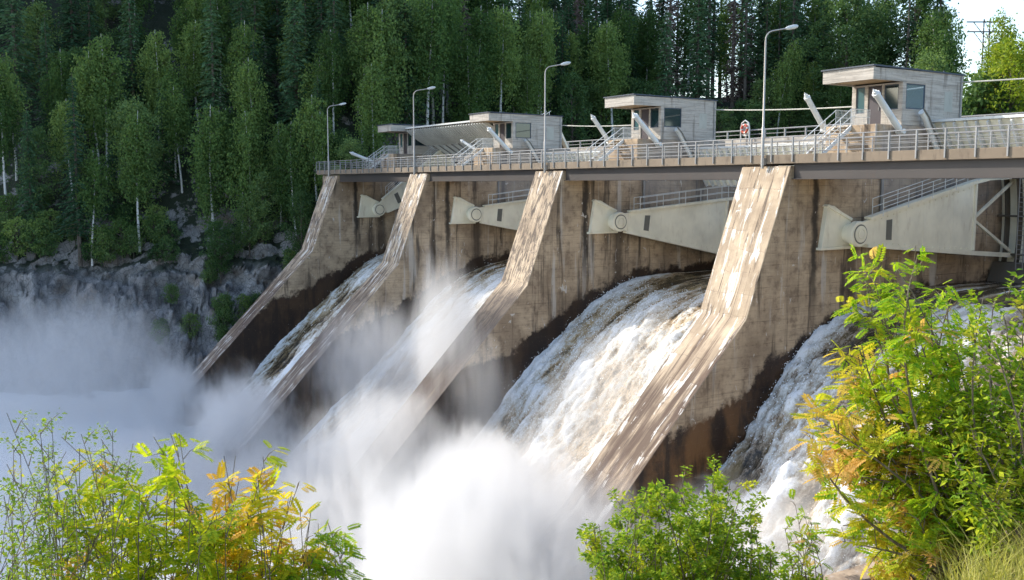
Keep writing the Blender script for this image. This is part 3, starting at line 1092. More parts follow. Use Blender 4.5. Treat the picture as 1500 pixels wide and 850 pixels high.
    prof = [(y, z) for y, z, q in cur] + [(y + d_[0] * q, z + d_[1] * q) for y, z, q in cur[::-1]]
    for x in np.arange(xa + 0.25, xb - 0.1, 0.56 if k == 0 else 0.72):
        rb.prism(RP(prof), x - 0.055, x + 0.055)
    rb.build("apron_ribs", M['white'], root)
    tf = MB()
    p0 = R3((xa + 0.1, A[0] + 0.1, A[1] + 0.1))
    p1 = R3((xb - 0.1, A[0] + 0.1, A[1] + 0.1))
    tf.bar(p0, p1, 0.55, 0.16)
    tf.build("top_flange", M['white'], root, 0.01)
    if k > 0:
        if k == 3:
            gate_ladder(root, R3, xa)
        return
    lw = MB()
    lw.prism(RP([B, C_, (C_[0] + off[0], C_[1] + off[1]), (B[0] + off[0], B[1] + off[1])]), xa + 0.3, xb - 0.3)
    lw.build("lower_apron", M['white'], root)
    for x in np.arange(xa + 1.0, xb - 0.6, 1.55):
        st = MB()
        p0 = R3((x, B[0] + d_[0] * 0.03, B[1] + d_[1] * 0.03))
        p1 = R3((x + 0.0, C_[0] + d_[0] * 0.03, C_[1] + d_[1] * 0.03))
        st.bar(p0, p1, 0.22, 0.09)
        st.build("stiffener", M['galv'], root)


for k in range(4):
    gate(k)

# ------------------------------------------------------------------ upstream walkway, lifebuoy, cables
root = thing("upstream_parapet", (-60, 62.5, 3), "low grey concrete parapet walkway upstream of the control houses", "parapet")
MB().box(-113, -5, 62.0, 65.9, 2.95, 3.25).build("walkway_slab", M['board'], root)
MB().box(-113, -5, 62.0, 62.25, 3.254, 3.95).build("parapet_wall", M['board'], root, 0.01)
railing([(-5, 62.1), (-113, 62.1)], 3.95, 4.62, [(4.6, 0.06), (4.25, 0.03)], 2.2, "parapet_railing",
        "dark railing on the upstream parapet behind the houses", M['galv'], 0.12)

root = thing("lifebuoy_stand", (-62.0, 61.8, 3.25), "white arched stand holding a red and white lifebuoy on the parapet", "lifebuoy stand")
c = np.array([-61.95, 61.75, 4.72])
h = MB()
h.path([c + (-0.5, 0, -1.4), c + (-0.5, 0, 0.1), c + (-0.38, 0, 0.5), c + (0, 0, 0.72), c + (0.38, 0, 0.5), c + (0.5, 0, 0.1), c + (0.5, 0, -1.4)], 0.06, 8)
h.box(c[0] - 0.36, c[0] + 0.36, c[1] + 0.08, c[1] + 0.12, c[2] - 0.6, c[2] + 0.45)
h.build("stand", M['white'], root)
ring = MB()
N = 32
ro, rr = 0.33, 0.095
vs = [(c[0] + (ro + rr * math.cos(b)) * math.cos(a), c[1] - 0.08 + rr * math.sin(b), c[2] + (ro + rr * math.cos(b)) * math.sin(a))
      for a in np.linspace(0, 2 * math.pi, N, endpoint=False) for b in np.linspace(0, 2 * math.pi, 10, endpoint=False)]
fs, mi = [], []
for i in range(N):
    for j in range(10):
        fs.append((i * 10 + j, i * 10 + (j + 1) % 10, ((i + 1) % N) * 10 + (j + 1) % 10, ((i + 1) % N) * 10 + j))
        mi.append(1 if (i % 8) in (0, 1) else 0)
link_mesh("ring", vs, fs, [M['red'], M['white']], root, mi, True)


def sag(a, b, s, n=12):
    a, b = np.array(a, float), np.array(b, float)
    return [tuple(a + (b - a) * t - np.array((0, 0, 4 * s * t * (1 - t)))) for t in np.linspace(0, 1, n)]


for a, b, lab in (((-82.55, 56.9, 5.9), (-64.32, 53.0, 4.95), "pale cable between the two middle control houses"),
                  ((-60.57, 56.9, 6.05), (-42.32, 53.0, 5.0), "pale cable strung to the nearest control house above the lifebuoy"),
                  ((-38.56, 56.9, 6.35), (-14, 58.0, 6.0), "pale cable running right from the nearest control house")):
    q = MB().path(sag(a, b, 0.12), 0.045, 6)
    o = q.build("overhead_cable", M['cable'])
    tag(o, lab, "cable", "pale cables between the control houses")

# right training wall by the nearest bay
root = thing("training_wall", (-20, 24, -13), "low concrete wall edge beside the foot of the nearest torrent", "retaining wall")
MB().box(-20.3, -19.4, 8, 37, -28, -12.2).build("wall_body", M['side'], root, 0.04)

# ------------------------------------------------------------------ spillway floor and torrents
WY = [62, 58, 55, 51, 48, 45.6, 43.2, 40.5, 37, 30, 25, 20, 16]
WZ = [-6.9, -7.0, -7.05, -7.35, -7.95, -8.9, -10.5, -12.9, -16.2, -22.6, -26.2, -27.5, -28]
root = thing("spillway", (-64, 40, -26), "dark wet concrete spillway floor under the torrents", "spillway")
for k in range(4):
    prof = [(y, z - 1.5) for y, z in zip(WY, WZ)] + [(16, -31), (66, -31), (66, -8.4)]
    MB().prism(prof, pr(k) + 0.004, pl(k + 1) - 0.004).build("chute_floor", M['chute'], root)

ys_f = np.linspace(61.2, 18, 900)
zs_f = np.interp(ys_f[::-1], WY[::-1], WZ[::-1])[::-1]
ker = np.hanning(61)
ker /= ker.sum()
zs_f = np.convolve(np.pad(zs_f, 30, mode='edge'), ker, 'valid')
arc_s = np.concatenate([[0], np.cumsum(np.hypot(np.diff(ys_f), np.diff(zs_f)))])

fall_labels = [
    "thin streaky torrent in the shaded bay below the raised gate",
    "spray veiled torrent in the second bay from the forest",
    "sunlit white and tan torrent in the bay between the two bright piers",
    "grey shaded torrent in the nearest bay, behind the rowan tree",
]


def fbm(v, o=5, H=0.8):
    return mnoise.fractal(v, H, 2.1, o, noise_basis='PERLIN_ORIGINAL')


def torrent_mesh(k):
    dx, ds = 0.125, 0.125
    xa, xb = pr(k) + 0.02, pl(k + 1) - 0.02
    nx = int((xb - xa) / dx)
    L = arc_s[-1]
    ns = int(L / ds)
    ss = np.linspace(0, L, ns)
    yy = np.interp(ss, arc_s, ys_f)
    zz = np.interp(ss, arc_s, zs_f)
    ty = np.gradient(yy)
    tz = np.gradient(zz)
    ln = np.hypot(ty, tz)
    ny, nz = tz / ln, -ty / ln
    sg = np.sign(nz)
    ny, nz = ny * sg, nz * sg
    verts = np.zeros((ns, nx + 1, 3))
    foam = np.zeros((ns, nx + 1))
    flow = np.zeros((ns, nx + 1, 3))
    seed = 17.3 * k
    up = [0.1, 0.35, 0.25, 0.75][k]
    for i in range(ns):
        s = ss[i]
        y_ = yy[i]
        # how broken the sheet is: smooth black-brown glide under the gate, white below
        br0 = np.interp(y_, [30, 40, 47, 51, 55], [1.0, 0.95, 0.75, 0.35, 0.03])
        for j in range(nx + 1):
            x = xa + (xb - xa) * j / nx
            u = (x - xa) / (xb - xa)
            big = fbm((x * 0.28 + seed, s * 0.10, seed), 4)
            md = fbm((x * 1.0 + seed, s * 0.24, 3.3 + seed), 6)
            fn = fbm((x * 2.8 + seed, s * 1.0, 5.1 + seed), 3)
            rg = 1 - abs(md) * 3.0
            b = min(1.0, max(0.0, br0 + big * 0.35))
            if k == 0:
                b *= np.interp(u, [0, 0.1, 0.5, 0.66, 0.74, 0.84, 1.0], [1.0, 1.0, 0.9, 0.6, 0.8, 0.1, 0.0])
                vein = abs(fbm((x * 0.55 + s * 0.03, s * 0.09, 1.5), 4))
                b = max(b * 0.92, (1 - min(1, vein * 9)) * 0.85 * (1.0 if u < 0.7 else 0.0))
            f = 0.16 + [0.50, 0.58, 0.54, 0.42][k] * b + md * 0.36 * b + fn * 0.30 * b + big * [0.4, 0.2, 0.26, 0.34][k]
            if br0 < 0.5:
                stre = fbm((x * 1.5 + seed, s * 0.06, 9.1), 3)
                f = f * (br0 * 2) + (1 - br0 * 2) * (0.02 + max(0, stre - 0.12) * 1.6)
            # wall edges froth
            edge = min(u, 1 - u) * (xb - xa)
            if k != 0 and edge < 0.9:
                f += (0.9 - edge) * 0.25 * min(1, br0 * 1.6)
            amp = 0.10 + [0.5, 0.45, 0.75, 0.85][k] * b
            h = amp * (md * 0.10 + fn * 0.20 + big * 0.9) + up
            if k == 0:
                h -= np.interp(u, [0.0, 0.5, 0.8, 1.0], [-0.3, 0.2, 0.55, 0.7])
            hump = np.interp(y_, [30, 42, 50, 54], [1, 1, 0.3, 0.0])
            h *= 0.35 + 0.65 * hump if k != 3 else 1
            verts[i, j] = (x, y_ + ny[i] * h, zz[i] + nz[i] * h)
            foam[i, j] = f
            flow[i, j] = (x + seed, s, 0)
    idx = np.arange(ns * (nx + 1)).reshape(ns, nx + 1)
    faces = np.stack([idx[:-1, :-1], idx[1:, :-1], idx[1:, 1:], idx[:-1, 1:]], -1).reshape(-1, 4)
    root = thing("torrent", ((xa + xb) / 2, 40, -13), fall_labels[k], "torrent", "torrents down the spillway bays")
    o = link_mesh("water_sheet", verts.reshape(-1, 3), faces, M[['t1', 't2', 't2', 't4'][k]], root, None, True,
                  {"foam": ('FLOAT', foam), "flow": ('FLOAT_VECTOR', flow)})
    # flung drops above the rough sheet
    r = np.random.default_rng(50 + k)
    n = [3000, 5000, 14000, 14000][k]
    ii = r.integers(int(ns * 0.25), ns, n)
    jj = r.integers(0, nx + 1, n)
    keep = foam[ii, jj] > 0.45
    ii, jj = ii[keep], jj[keep]
    c_ = verts[ii, jj].copy()
    hh = r.exponential(0.16, len(ii))
    c_[:, 1] += ny[ii] * hh
    c_[:, 2] += nz[ii] * hh
    sz = r.uniform(0.008, 0.036, len(ii)) * np.exp(-hh)
    t4 = np.array([(1, 1, 1), (1, -1, -1), (-1, 1, -1), (-1, -1, 1)], float) * 0.7
    vv = (c_[:, None, :] + t4[None] * sz[:, None, None] * np.array([1, 1.7, 1.7])).reshape(-1, 3)
    b4 = np.arange(len(ii))[:, None] * 4
    ff = np.concatenate([b4 + np.array(q) for q in ((0, 1, 2), (0, 3, 1), (0, 2, 3), (1, 3, 2))])
    sp = link_mesh("flung_drops", vv, ff, M['drop'], root)
    sp["kind"] = "stuff"


t_ = NT("white_drops")
M['drop'] = t_.done(t_.bsdf((0.86, 0.87, 0.87), 0.5))
for k in range(4):
    torrent_mesh(k)


# ------------------------------------------------------------------ ground
def grid(name, x0, x1, y0, y1, nx, ny, fn, mat, kind="structure"):
    X, Y = np.meshgrid(np.linspace(x0, x1, nx), np.linspace(y0, y1, ny))
    P = fn(X, Y)
    idx = np.arange(nx * ny).reshape(ny, nx)
    f = np.stack([idx[:-1, :-1], idx[:-1, 1:], idx[1:, 1:], idx[1:, :-1]], -1).reshape(-1, 4)
    o = link_mesh(name, P.reshape(-1, 3), f, mat, None, None, True)
    return tag(o, kind=kind)


def pool(X, Y):
    Z = np.zeros_like(X)
    for i in range(X.shape[0]):
        for j in range(X.shape[1]):
            Z[i, j] = fbm((X[i, j] * 0.12, Y[i, j] * 0.12, 4.0), 5) * 0.9
    return np.stack([X, Y, Z - 25.3], -1)


tag(grid("river_pool", -170, -19, -160, 32, 220, 240, pool, M['pool']), "white churning river pool at the foot of the dam", "river")
grid("river", -700, 60, -900, -158, 3, 3, lambda X, Y: np.stack([X, Y, 0 * X - 25.6], -1), M['pool'])
grid("reservoir", -300, 120, 66.2, 420, 3, 3, lambda X, Y: np.stack([X, Y, 0 * X + 0.6], -1), M['res'])

SH = np.array([(-160, -160), (-147, -60), (-141, -15), (-136, 5), (-129, 20), (-121, 34), (-113.5, 46), (-113.5, 60), (-119, 74), (-124, 90),
               (-119, 110), (-101, 127), (-77, 112), (-44, 130), (0, 158), (80, 190)], float)
SLEN = np.concatenate([[0], np.cumsum(np.linalg.norm(np.diff(SH, axis=0), axis=1))])


def shore(X, Y):
    """signed distance inland and place along the shoreline"""
    P = np.stack([X, Y], -1)
    best = np.full(X.shape, 1e9)
    sgn = np.ones(X.shape)
    S = np.zeros(X.shape)
    for i in range(len(SH) - 1):
        a, b = SH[i], SH[i + 1]
        d = b - a
        L = np.linalg.norm(d)
        t = np.clip(((P - a) @ d) / L ** 2, 0, 1)
        q = a + t[..., None] * d
        r = P - q
        D = np.linalg.norm(r, axis=-1)
        cr = d[0] * r[..., 1] - d[1] * r[..., 0]
        m_ = D < best
        best = np.where(m_, D, best)
        sgn = np.where(m_, np.sign(cr), sgn)
        S = np.where(m_, SLEN[i] + t * L, S)
    return best * sgn, S


S_CLIFF = SLEN[6]
# how high the land climbs and how steep, along the shore
HS_S = [0, SLEN[4], SLEN[6], SLEN[7], SLEN[8], SLEN[9], SLEN[10], SLEN[11], SLEN[11] * 0.55 + SLEN[12] * 0.45, SLEN[12], SLEN[13], SLEN[15]]
HS_MAX = [136, 134, 130, 88, 54, 36, 13, 9, 8, 24, 32, 34]
HS_SL = [1.05, 1.05, 1.05, 0.95, 0.80, 0.70, 0.60, 0.30, 0.30, 0.55, 0.55, 0.45]


def height(X, Y, rough=True):
    d, s = shore(X, Y)
    cl = np.clip((S_CLIFF + 16 - s) / 22, 0, 1)
    base = 0.3 + (-25.8 - 0.3) * cl
    lip = 0.3 + (-8.6 - 0.3) * cl
    crag = np.interp(d, [-6, 0, 1.2, 2.6, 4.4, 6.5, 8.5], [-0.25, 0.0, 0.30, 0.48, 0.80, 0.96, 1.0])
    up = np.minimum(np.maximum(d - 7, 0) * np.interp(s, HS_S, HS_SL), np.interp(s, HS_S, HS_MAX))
    z = base + (lip - base) * crag + up
    z_res = 0.3 + np.interp(d, [-6, 0, 3, 7], [-3, 0.3, 2.0, 3.0]) + up
    z = z * cl + z_res * (1 - cl)
    return z, d, s


def far_land(X, Y):
    Z, d, s = height(X, Y)
    out = np.stack([X, Y, Z], -1)
    for i in range(X.shape[0]):
        for j in range(X.shape[1]):
            if d[i, j] > -8 and d[i, j] < 90:
                p = (X[i, j], Y[i, j], Z[i, j])
                a = fbm((p[0] * 0.09, p[1] * 0.09, p[2] * 0.09), 5)
                r_ = abs(fbm((p[0] * 0.22 + 9, p[1] * 0.22, p[2] * 0.22), 4))
                w = min(1, max(0, (d[i, j] + 8) / 8))
                rock = max(0.0, 1 - abs(d[i, j] - 3) / 9)
                if rock > 0:
                    q = (p[0] * 0.24 + p[2] * 0.10, p[1] * 0.24, p[2] * 0.32 + p[1] * 0.12)
                    blk = mnoise.cell(q) + 0.5 * mnoise.cell((q[0] * 2.3 + 5, q[1] * 2.3, q[2] * 2.3))
                    out[i, j, 0] += blk * 1.1 * rock * w
                    out[i, j, 2] += blk * 0.5 * rock * w
                out[i, j, 2] += (a * 1.8 + (r_ - 0.25) * 2.4 * rock) * w
                out[i, j, 0] += (a * 3.6 + (r_ - 0.25) * 4.0) * rock * w
    return out


gx = np.concatenate([np.linspace(-420, -175, 40), np.linspace(-172, -104, 230), np.linspace(-102, 130, 80)])
gy = np.concatenate([np.linspace(-160, -22, 50), np.linspace(-20, 70, 260), np.linspace(72, 400, 120)])
X, Y = np.meshgrid(gx, gy)
P = far_land(X, Y)
idx = np.arange(X.size).reshape(X.shape)
d_, s_ = shore(X, Y)
keep = d_ > -9
f = np.stack([idx[:-1, :-1], idx[:-1, 1:], idx[1:, 1:], idx[1:, :-1]], -1).reshape(-1, 4)
kf = keep[:-1, :-1].ravel() & keep[1:, 1:].ravel()
tag(link_mesh("hillside", P.reshape(-1, 3), f[kf], M['rock'], None, None, True), "wooded far bank with grey rock cliff above the river", "hillside", kind="structure")


def near_h(X, Y):
    z = np.interp(X, [-34, -28, -20, -16, -10, -8, -6, -4, 0, 5, 60], [-29, -25.5, -15, -12.6, -9.2, -6.3, -4.15, -2.95, -1.75, -1.5, 4])
    up = np.clip((Y - 34) / 10, 0, 1) * np.clip((X + 19) / 3, 0, 1)
    return z * (1 - up) + up * np.maximum(z, 1.0)


def near_land(X, Y):
    Z = near_h(X, Y)
    for i in range(X.shape[0]):
        for j in range(X.shape[1]):
            Z[i, j] += fbm((X[i, j] * 0.5, Y[i, j] * 0.5, 2.0), 4) * 0.18
    return np.stack([X, Y, Z], -1)


grid("near_bank", -33, 60, -120, 41.5, 120, 160, near_land, M['bank'])
grid("ground", -3000, 3000, -3000, 3000, 3, 3, lambda X, Y: np.stack([X, Y, 0 * X - 32], -1), M['bank'])


# ------------------------------------------------------------------ trees
def quads(c, a, b, la, lb, taper=0.35):
    """leaf quads: centre c, along a, across b"""
    a = a / np.linalg.norm(a, axis=1, keepdims=True)
    b = b - a * (a * b).sum(1, keepdims=True)
    b = b / np.maximum(np.linalg.norm(b, axis=1, keepdims=True), 1e-6)
    la = np.asarray(la).reshape(-1, 1)
    lb = np.asarray(lb).reshape(-1, 1)
    v = np.stack([c - a * la * 0.5, c - a * la * 0.05 + b * lb * 0.5, c + a * la * 0.5, c - a * la * 0.05 - b * lb * 0.5], 1)
    n_ = len(c)
    return v.reshape(-1, 3), np.arange(4 * n_).reshape(n_, 4)


class Proto:
    """shared trunk and crown meshes of one tree"""

    def __init__(s, trunk, crown):
        s.trunk, s.crown = trunk, crown


def mesh_only(name, v, f, mat, smooth=False):
    o = link_mesh(name, v, f, mat, None, None, smooth)
    me = o.data
    bpy.data.objects.remove(o)
    return me


def mb_mesh(mb, name, mat):
    o = mb.build(name, mat, None, 0, True)
    me = o.data
    bpy.data.objects.remove(o)
    return me


def spruce(H, Rr, seed, mat, bare=0.10, sparse=1.0, density=1.0):
    r = np.random.default_rng(seed)
    tb = MB()
    tb.path([(0, 0, -1.0), (0, 0, H * 0.3), (0.05, 0.03, H * 0.7), (0.03, 0, H)], [H * 0.012, H * 0.009, H * 0.005, 0.02], 7)
    C, A, B, LA, LB = [], [], [], [], []
    z = H * bare
    while z < H * 0.985:
        f = (z - H * bare) / (H * (1 - bare))
        rad = Rr * (1 - f) ** 0.8 * r.uniform(0.7, 1.15) + 0.12
        nb = int(r.integers(6, 10) * density)
        a0 = r.uniform(0, 6.3)
        for q in range(nb):
            if r.random() > sparse:
                continue
            a = a0 + q * 6.283 / max(nb, 1) + r.uniform(-0.3, 0.3)
            L = rad * r.uniform(0.6, 1.1)
            d = np.array([math.cos(a), math.sin(a), 0])
            if L > 0.8 and q % 2 == 0:
                tb.path([(0, 0, z), tuple(d * L * 0.9 + np.array([0, 0, z - 0.18 * L]))], [0.035, 0.01], 4)
            t = 0.25
            while t < L:
                u = t / L
                p = d * t + np.array([0, 0, z + 0.25 * L * u - 0.55 * L * u * u])
                for w in range(2):
                    jit = r.normal(0, 0.11, 3)
                    sd = np.array([-d[1], d[0], 0]) * r.choice([-1, 1])
                    C.append(p + jit + sd * 0.12)
                    A.append(d * 0.6 + sd * r.uniform(0.2, 0.9) + np.array([0, 0, r.uniform(-0.75, 0.05)]))
                    B.append(r.normal(0, 1, 3) + np.array([0, 0, 0.4]))
                    LA.append(r.uniform(0.4, 0.85))
                    LB.append(r.uniform(0.10, 0.24))
                t += r.uniform(0.22, 0.38)
        z += r.uniform(0.32, 0.55) * (0.6 + 0.4 * H / 18)
    v, f = quads(np.array(C), np.array(A), np.array(B), LA, LB)
    return Proto(mb_mesh(tb, "trunk", M['bark']), mesh_only("crown", v, f, mat))


def birch(H, seed, mat, trunkmat, start=0.4, wide=0.13, leaves=3600, lean=0.02, size=0.26):
    r = np.random.default_rng(seed)
    tb = MB()
    bx, by = r.normal(0, lean, 2) * H

    def tp(f):
        return np.array([bx * f * f + 0.02 * H * math.sin(f * 4 + seed), by * f * f, H * f])
    tb.path([tuple(tp(f) - np.array([0, 0, 0.8 if f == 0 else 0])) for f in np.linspace(0, 1, 9)], [H * 0.0105 * (1 - 0.85 * f) for f in np.linspace(0, 1, 9)], 7)
    C, A, B, LA, LB = [], [], [], [], []
    nbr = int(26 * H / 14)
    per = leaves // nbr
    for i in range(nbr):
        f = start + (0.97 - start) * (i + r.uniform(0, 1)) / nbr
        p0 = tp(f)
        a = i * 2.4 + r.uniform(-0.5, 0.5)
        prof = math.sin(math.pi * min(1, (f - start) / (1 - start) * 0.80 + 0.18)) ** 0.8
        L = H * wide * prof * r.uniform(0.65, 1.15) + 0.25
        d = np.array([math.cos(a), math.sin(a), 0])
        rise = r.uniform(0.35, 0.9)
        mid = p0 + d * L * 0.6 + np.array([0, 0, L * rise * 0.7])
        end = p0 + d * L + np.array([0, 0, L * rise * 0.6])
        tb.path([tuple(p0), tuple(mid), tuple(end)], [0.035, 0.02, 0.008], 4, 1)
        m_ = max(12, int(per * (0.5 + prof)))
        u = r.uniform(0.25, 1.05, m_)
        base = np.where(u[:, None] < 0.6, p0 + (mid - p0) * (u[:, None] / 0.6), mid + (end - mid) * ((u[:, None] - 0.6) / 0.4))
        hang = -np.abs(r.exponential(0.075 * H * wide / 0.13, m_))
        nclu = 7
        cl = r.normal(0, 0.30 + 0.1 * L, (nclu, 3))
        c_ = base + cl[r.integers(0, nclu, m_)] * 0.8 + r.normal(0, 0.14, (m_, 3))
        c_[:, 2] += hang
        C.append(c_)
        A.append(np.stack([r.normal(0, 0.5, m_), r.normal(0, 0.5, m_), -np.abs(r.normal(0.7, 0.4, m_))], -1))
        B.append(r.normal(0, 1, (m_, 3)))
        LA.append(r.uniform(0.7, 1.3, m_) * size)
        LB.append(r.uniform(0.45, 0.8, m_) * size)
    v, f = quads(np.concatenate(C), np.concatenate(A), np.concatenate(B), np.concatenate(LA), np.concatenate(LB))
    return Proto(mb_mesh(tb, "trunk", [trunkmat, M['bark']]), mesh_only("crown", v, f, mat))


def broad(H, W, seed, mat, leaves=5200, size=0.28, low=0.15, gap=0.0):
    r = np.random.default_rng(seed)
    tb = MB()
    ncl = int(48)
    C, A, B, LA, LB = [], [], [], [], []
    tb.path([(0, 0, -0.8), (0.1, 0, H * 0.25), (0.0, 0.15, H * 0.6), (0.1, 0.1, H * 0.9)], [H * 0.016, H * 0.012, H * 0.007, 0.03], 7)
    for i in range(ncl):
        f = low + (1 - low) * ((i + r.random()) / ncl)
        prof = math.sin(math.pi * (0.10 + 0.86 * (f - low) / (1 - low))) ** 0.6
        rad = W * prof * r.uniform(0.35, 1.0)
        a = i * 2.4 + r.uniform(-0.6, 0.6)
        c = np.array([math.cos(a) * rad, math.sin(a) * rad, H * f])
        tb.path([(0, 0, max(0.3, H * f - rad * 0.7)), tuple(c)], [0.05, 0.012], 4)
        m_ = int(leaves / ncl * r.uniform(0.5, 1.5))
        cs = r.uniform(0.35, 0.75) * (0.5 + 0.09 * H) * np.array([1, 1, 0.75])
        q = r.normal(0, 0.55, (m_, 3)) * cs
        C.append(c + q)
        A.append(r.normal(0, 1, (m_, 3)) + np.array([0, 0, -0.5]))
        B.append(r.normal(0, 1, (m_, 3)))
        LA.append(r.uniform(0.7, 1.3, m_) * size)
        LB.append(r.uniform(0.5, 0.85, m_) * size)
    v, f = quads(np.concatenate(C), np.concatenate(A), np.concatenate(B), np.concatenate(LA), np.concatenate(LB))
    return Proto(mb_mesh(tb, "trunk", M['bark']), mesh_only("crown", v, f, mat))


PR = {
    'spruce': [spruce(21, 3.0, 1, M['spruce']), spruce(18, 2.7, 2, M['spruce']), spruce(24, 3.1, 3, M['spruce'], 0.14), spruce(13, 2.4, 4, M['spruce'], 0.05)],
    'tall': [spruce(24, 2.0, 11, M['spruce'], 0.30, 0.55), spruce(26, 1.8, 12, M['spruce'], 0.35, 0.5), spruce(22, 1.7, 13, M['spruce'], 0.28, 0.6)],
    'dead': [spruce(23, 1.9, 14, M['dead'], 0.08, 0.6), spruce(25, 1.7, 15, M['dead'], 0.1, 0.55)],
    'birch': [birch(16, 21, M['bleaf'], M['birch'], 0.40, 0.12, 4200, size=0.3), birch(14, 22, M['bleaf'], M['birch'], 0.30, 0.14, 4600, size=0.3), birch(18, 23, M['bleaf'], M['birch'], 0.48, 0.11, 4200, size=0.3),
              birch(13, 24, M['bleaf'], M['birch'], 0.5, 0.12, 3000, size=0.3), birch(15, 25, M['bleaf'], M['birch'], 0.22, 0.15, 5400, size=0.3), birch(17, 26, M['bleaf'], M['birch'], 0.45, 0.13, 4200, 0.04, size=0.3)],
    'broad': [broad(11, 3.0, 31, M['aleaf']), broad(9, 2.6, 32, M['aleaf']), broad(14, 3.4, 33, M['aleaf'], 6500)],
    'bush': [broad(3.2, 1.6, 41, M['aleaf'], 1500, 0.24, 0.05), broad(2.2, 1.4, 42, M['aleaf'], 1200, 0.22, 0.05), broad(4.2, 1.7, 43, M['bleaf'], 1900, 0.24, 0.05)],
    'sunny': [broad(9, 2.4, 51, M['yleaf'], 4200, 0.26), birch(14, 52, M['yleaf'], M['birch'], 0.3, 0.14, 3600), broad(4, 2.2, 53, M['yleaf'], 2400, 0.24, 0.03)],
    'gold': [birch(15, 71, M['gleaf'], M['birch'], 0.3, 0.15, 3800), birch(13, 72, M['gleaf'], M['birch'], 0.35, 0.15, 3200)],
    'bigbroad': [broad(22, 5.2, 61, M['aleaf'], 11000, 0.34, 0.12), broad(20, 4.6, 62, M['aleaf'], 9500, 0.34, 0.15)],
}
KIND = {
    'spruce': ("spruce_tree", "dark spruce among the shaded forest on the far bank", "spruce", "spruces of the forest"),
    'tall': ("spruce_tree", "thin tall spruce with bare lower trunk against the sky behind the dam", "spruce", "thin spruces on the skyline"),
    'dead': ("dead_spruce", "greyish brown dead spruce standing in the dark forest behind the dam", "dead tree", "dead spruces"),
    'birch': ("birch_tree", "slender birch with white trunk and drooping green leaves in the forest", "birch", "birches of the forest"),
    'broad': ("alder_tree", "round bushy green tree in the shaded forest of the far bank", "alder", "bushy trees of the forest"),
    'bush': ("forest_shrub", "low leafy shrub on the edge of the forest or cliff", "shrub", "shrubs along the forest edge"),
    'sunny': ("sunlit_tree", "yellow green sunlit tree on the bank at the right edge", "tree", "sunlit trees on the right bank"),
    'gold': ("birch_tree", "birch with bright yellow green crown high in the forest at the top of the picture", "birch", "yellowing birches high in the forest"),
    'bigbroad': ("aspen_tree", "tall dark aspen behind the nearest control house, open against the sky", "aspen", "tall aspens behind the nearest house"),
}
TREES = []


def plant(kind, x, y, z, sc=1.0, idx=None, label=None):
    nm, lab, cat, grp = KIND[kind]
    ps = PR[kind]
    p = ps[random.randrange(len(ps)) if idx is None else idx]
    root = bpy.data.objects.new(nm, None)
    COL.objects.link(root)
    root.location = (x, y, z)
    root.rotation_euler = (0, 0, random.uniform(0, 6.28))
    s = sc * random.uniform(0.85, 1.15)
    root.scale = (s * random.uniform(0.92, 1.08), s * random.uniform(0.92, 1.08), s)
    tag(root, label or lab, cat, grp)
    for n_, me in (("trunk", p.trunk), ("crown", p.crown)):
        o = bpy.data.objects.new(n_, me)
        COL.objects.link(o)
        o.parent = root
    TREES.append(root)


def hz(x, y):
    z, d, s = height(np.array([[x]]), np.array([[y]]))
    return float(z[0, 0])


# forest rows along the far bank
step = 4.1
cnt = {}
cands = []
for s in np.arange(SLEN[1], SLEN[-1] - 20, step):
    i = np.searchsorted(SLEN, s) - 1
    t = (s - SLEN[i]) / (SLEN[i + 1] - SLEN[i])
    base = SH[i] + (SH[i + 1] - SH[i]) * t
    tv = (SH[min(i + 2, len(SH) - 1)] - SH[max(i - 1, 0)])
    tv = tv / np.linalg.norm(tv)
    nv = np.array([-tv[1], tv[0]])
    for row, d in enumerate((8.5, 12.5, 17, 22, 27.5, 33.5, 40, 47, 55)):
        dd = d + random.uniform(-1.8, 1.8)
        p = base + nv * dd + tv * random.uniform(-1.9, 1.9)
        z = hz(*p)
        px, py, zz = pix((p[0], p[1], z + 8))
        if zz < 5 or px < -60 or px > 1560:
            continue
        if row >= 6 and random.random() < 0.25 or (row > 6 and px > 1030):
            continue
        cands.append((p[0], p[1], z, px, row, s))
for x, y, z, px, row, s in cands:
    up = s > SLEN[8]
    rnd = random.random()
    sc = 1.0
    if px < 560:
        if row == 0:
            kind = 'birch' if rnd < 0.66 else ('bush' if rnd < 0.85 else 'spruce')
        elif row == 1:
            kind = 'birch' if rnd < 0.55 else ('spruce' if rnd < 0.75 else 'broad')
        else:
            kind = 'spruce' if rnd < 0.34 else ('birch' if rnd < 0.70 else 'broad')
            sc = 1.1
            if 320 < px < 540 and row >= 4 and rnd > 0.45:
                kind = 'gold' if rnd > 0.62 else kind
    elif px < 1015:
        kind = ('birch' if rnd < 0.5 else 'broad' if rnd < 0.85 else 'spruce') if row < 2 else ('spruce' if rnd < 0.58 else 'dead' if rnd < 0.64 else 'birch')
        sc = 1.2
    elif px < 1215:
        kind = ('broad' if rnd < 0.7 else 'birch') if row < 2 else ('tall' if rnd < 0.62 else 'dead' if rnd < 0.74 else 'spruce')
        sc = 1.0 if row < 2 else 1.3
        if row > 7 and px > 1030:
            continue
    elif px < 1378:
        kind = ('broad' if rnd < 0.5 else 'birch') if row < 1 else ('tall' if rnd < 0.15 else 'bigbroad' if rnd < 0.75 and px < 1350 else 'birch')
        sc = 1.0 if row < 1 else 1.3
        if row > 4:
            continue
    else:
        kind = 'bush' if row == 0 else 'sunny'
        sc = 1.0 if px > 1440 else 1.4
        if row > 5 or (px < 1448 and row > 0):
            continue
    plant(kind, x, y, z - 0.3, sc)
rr = random.Random(3)
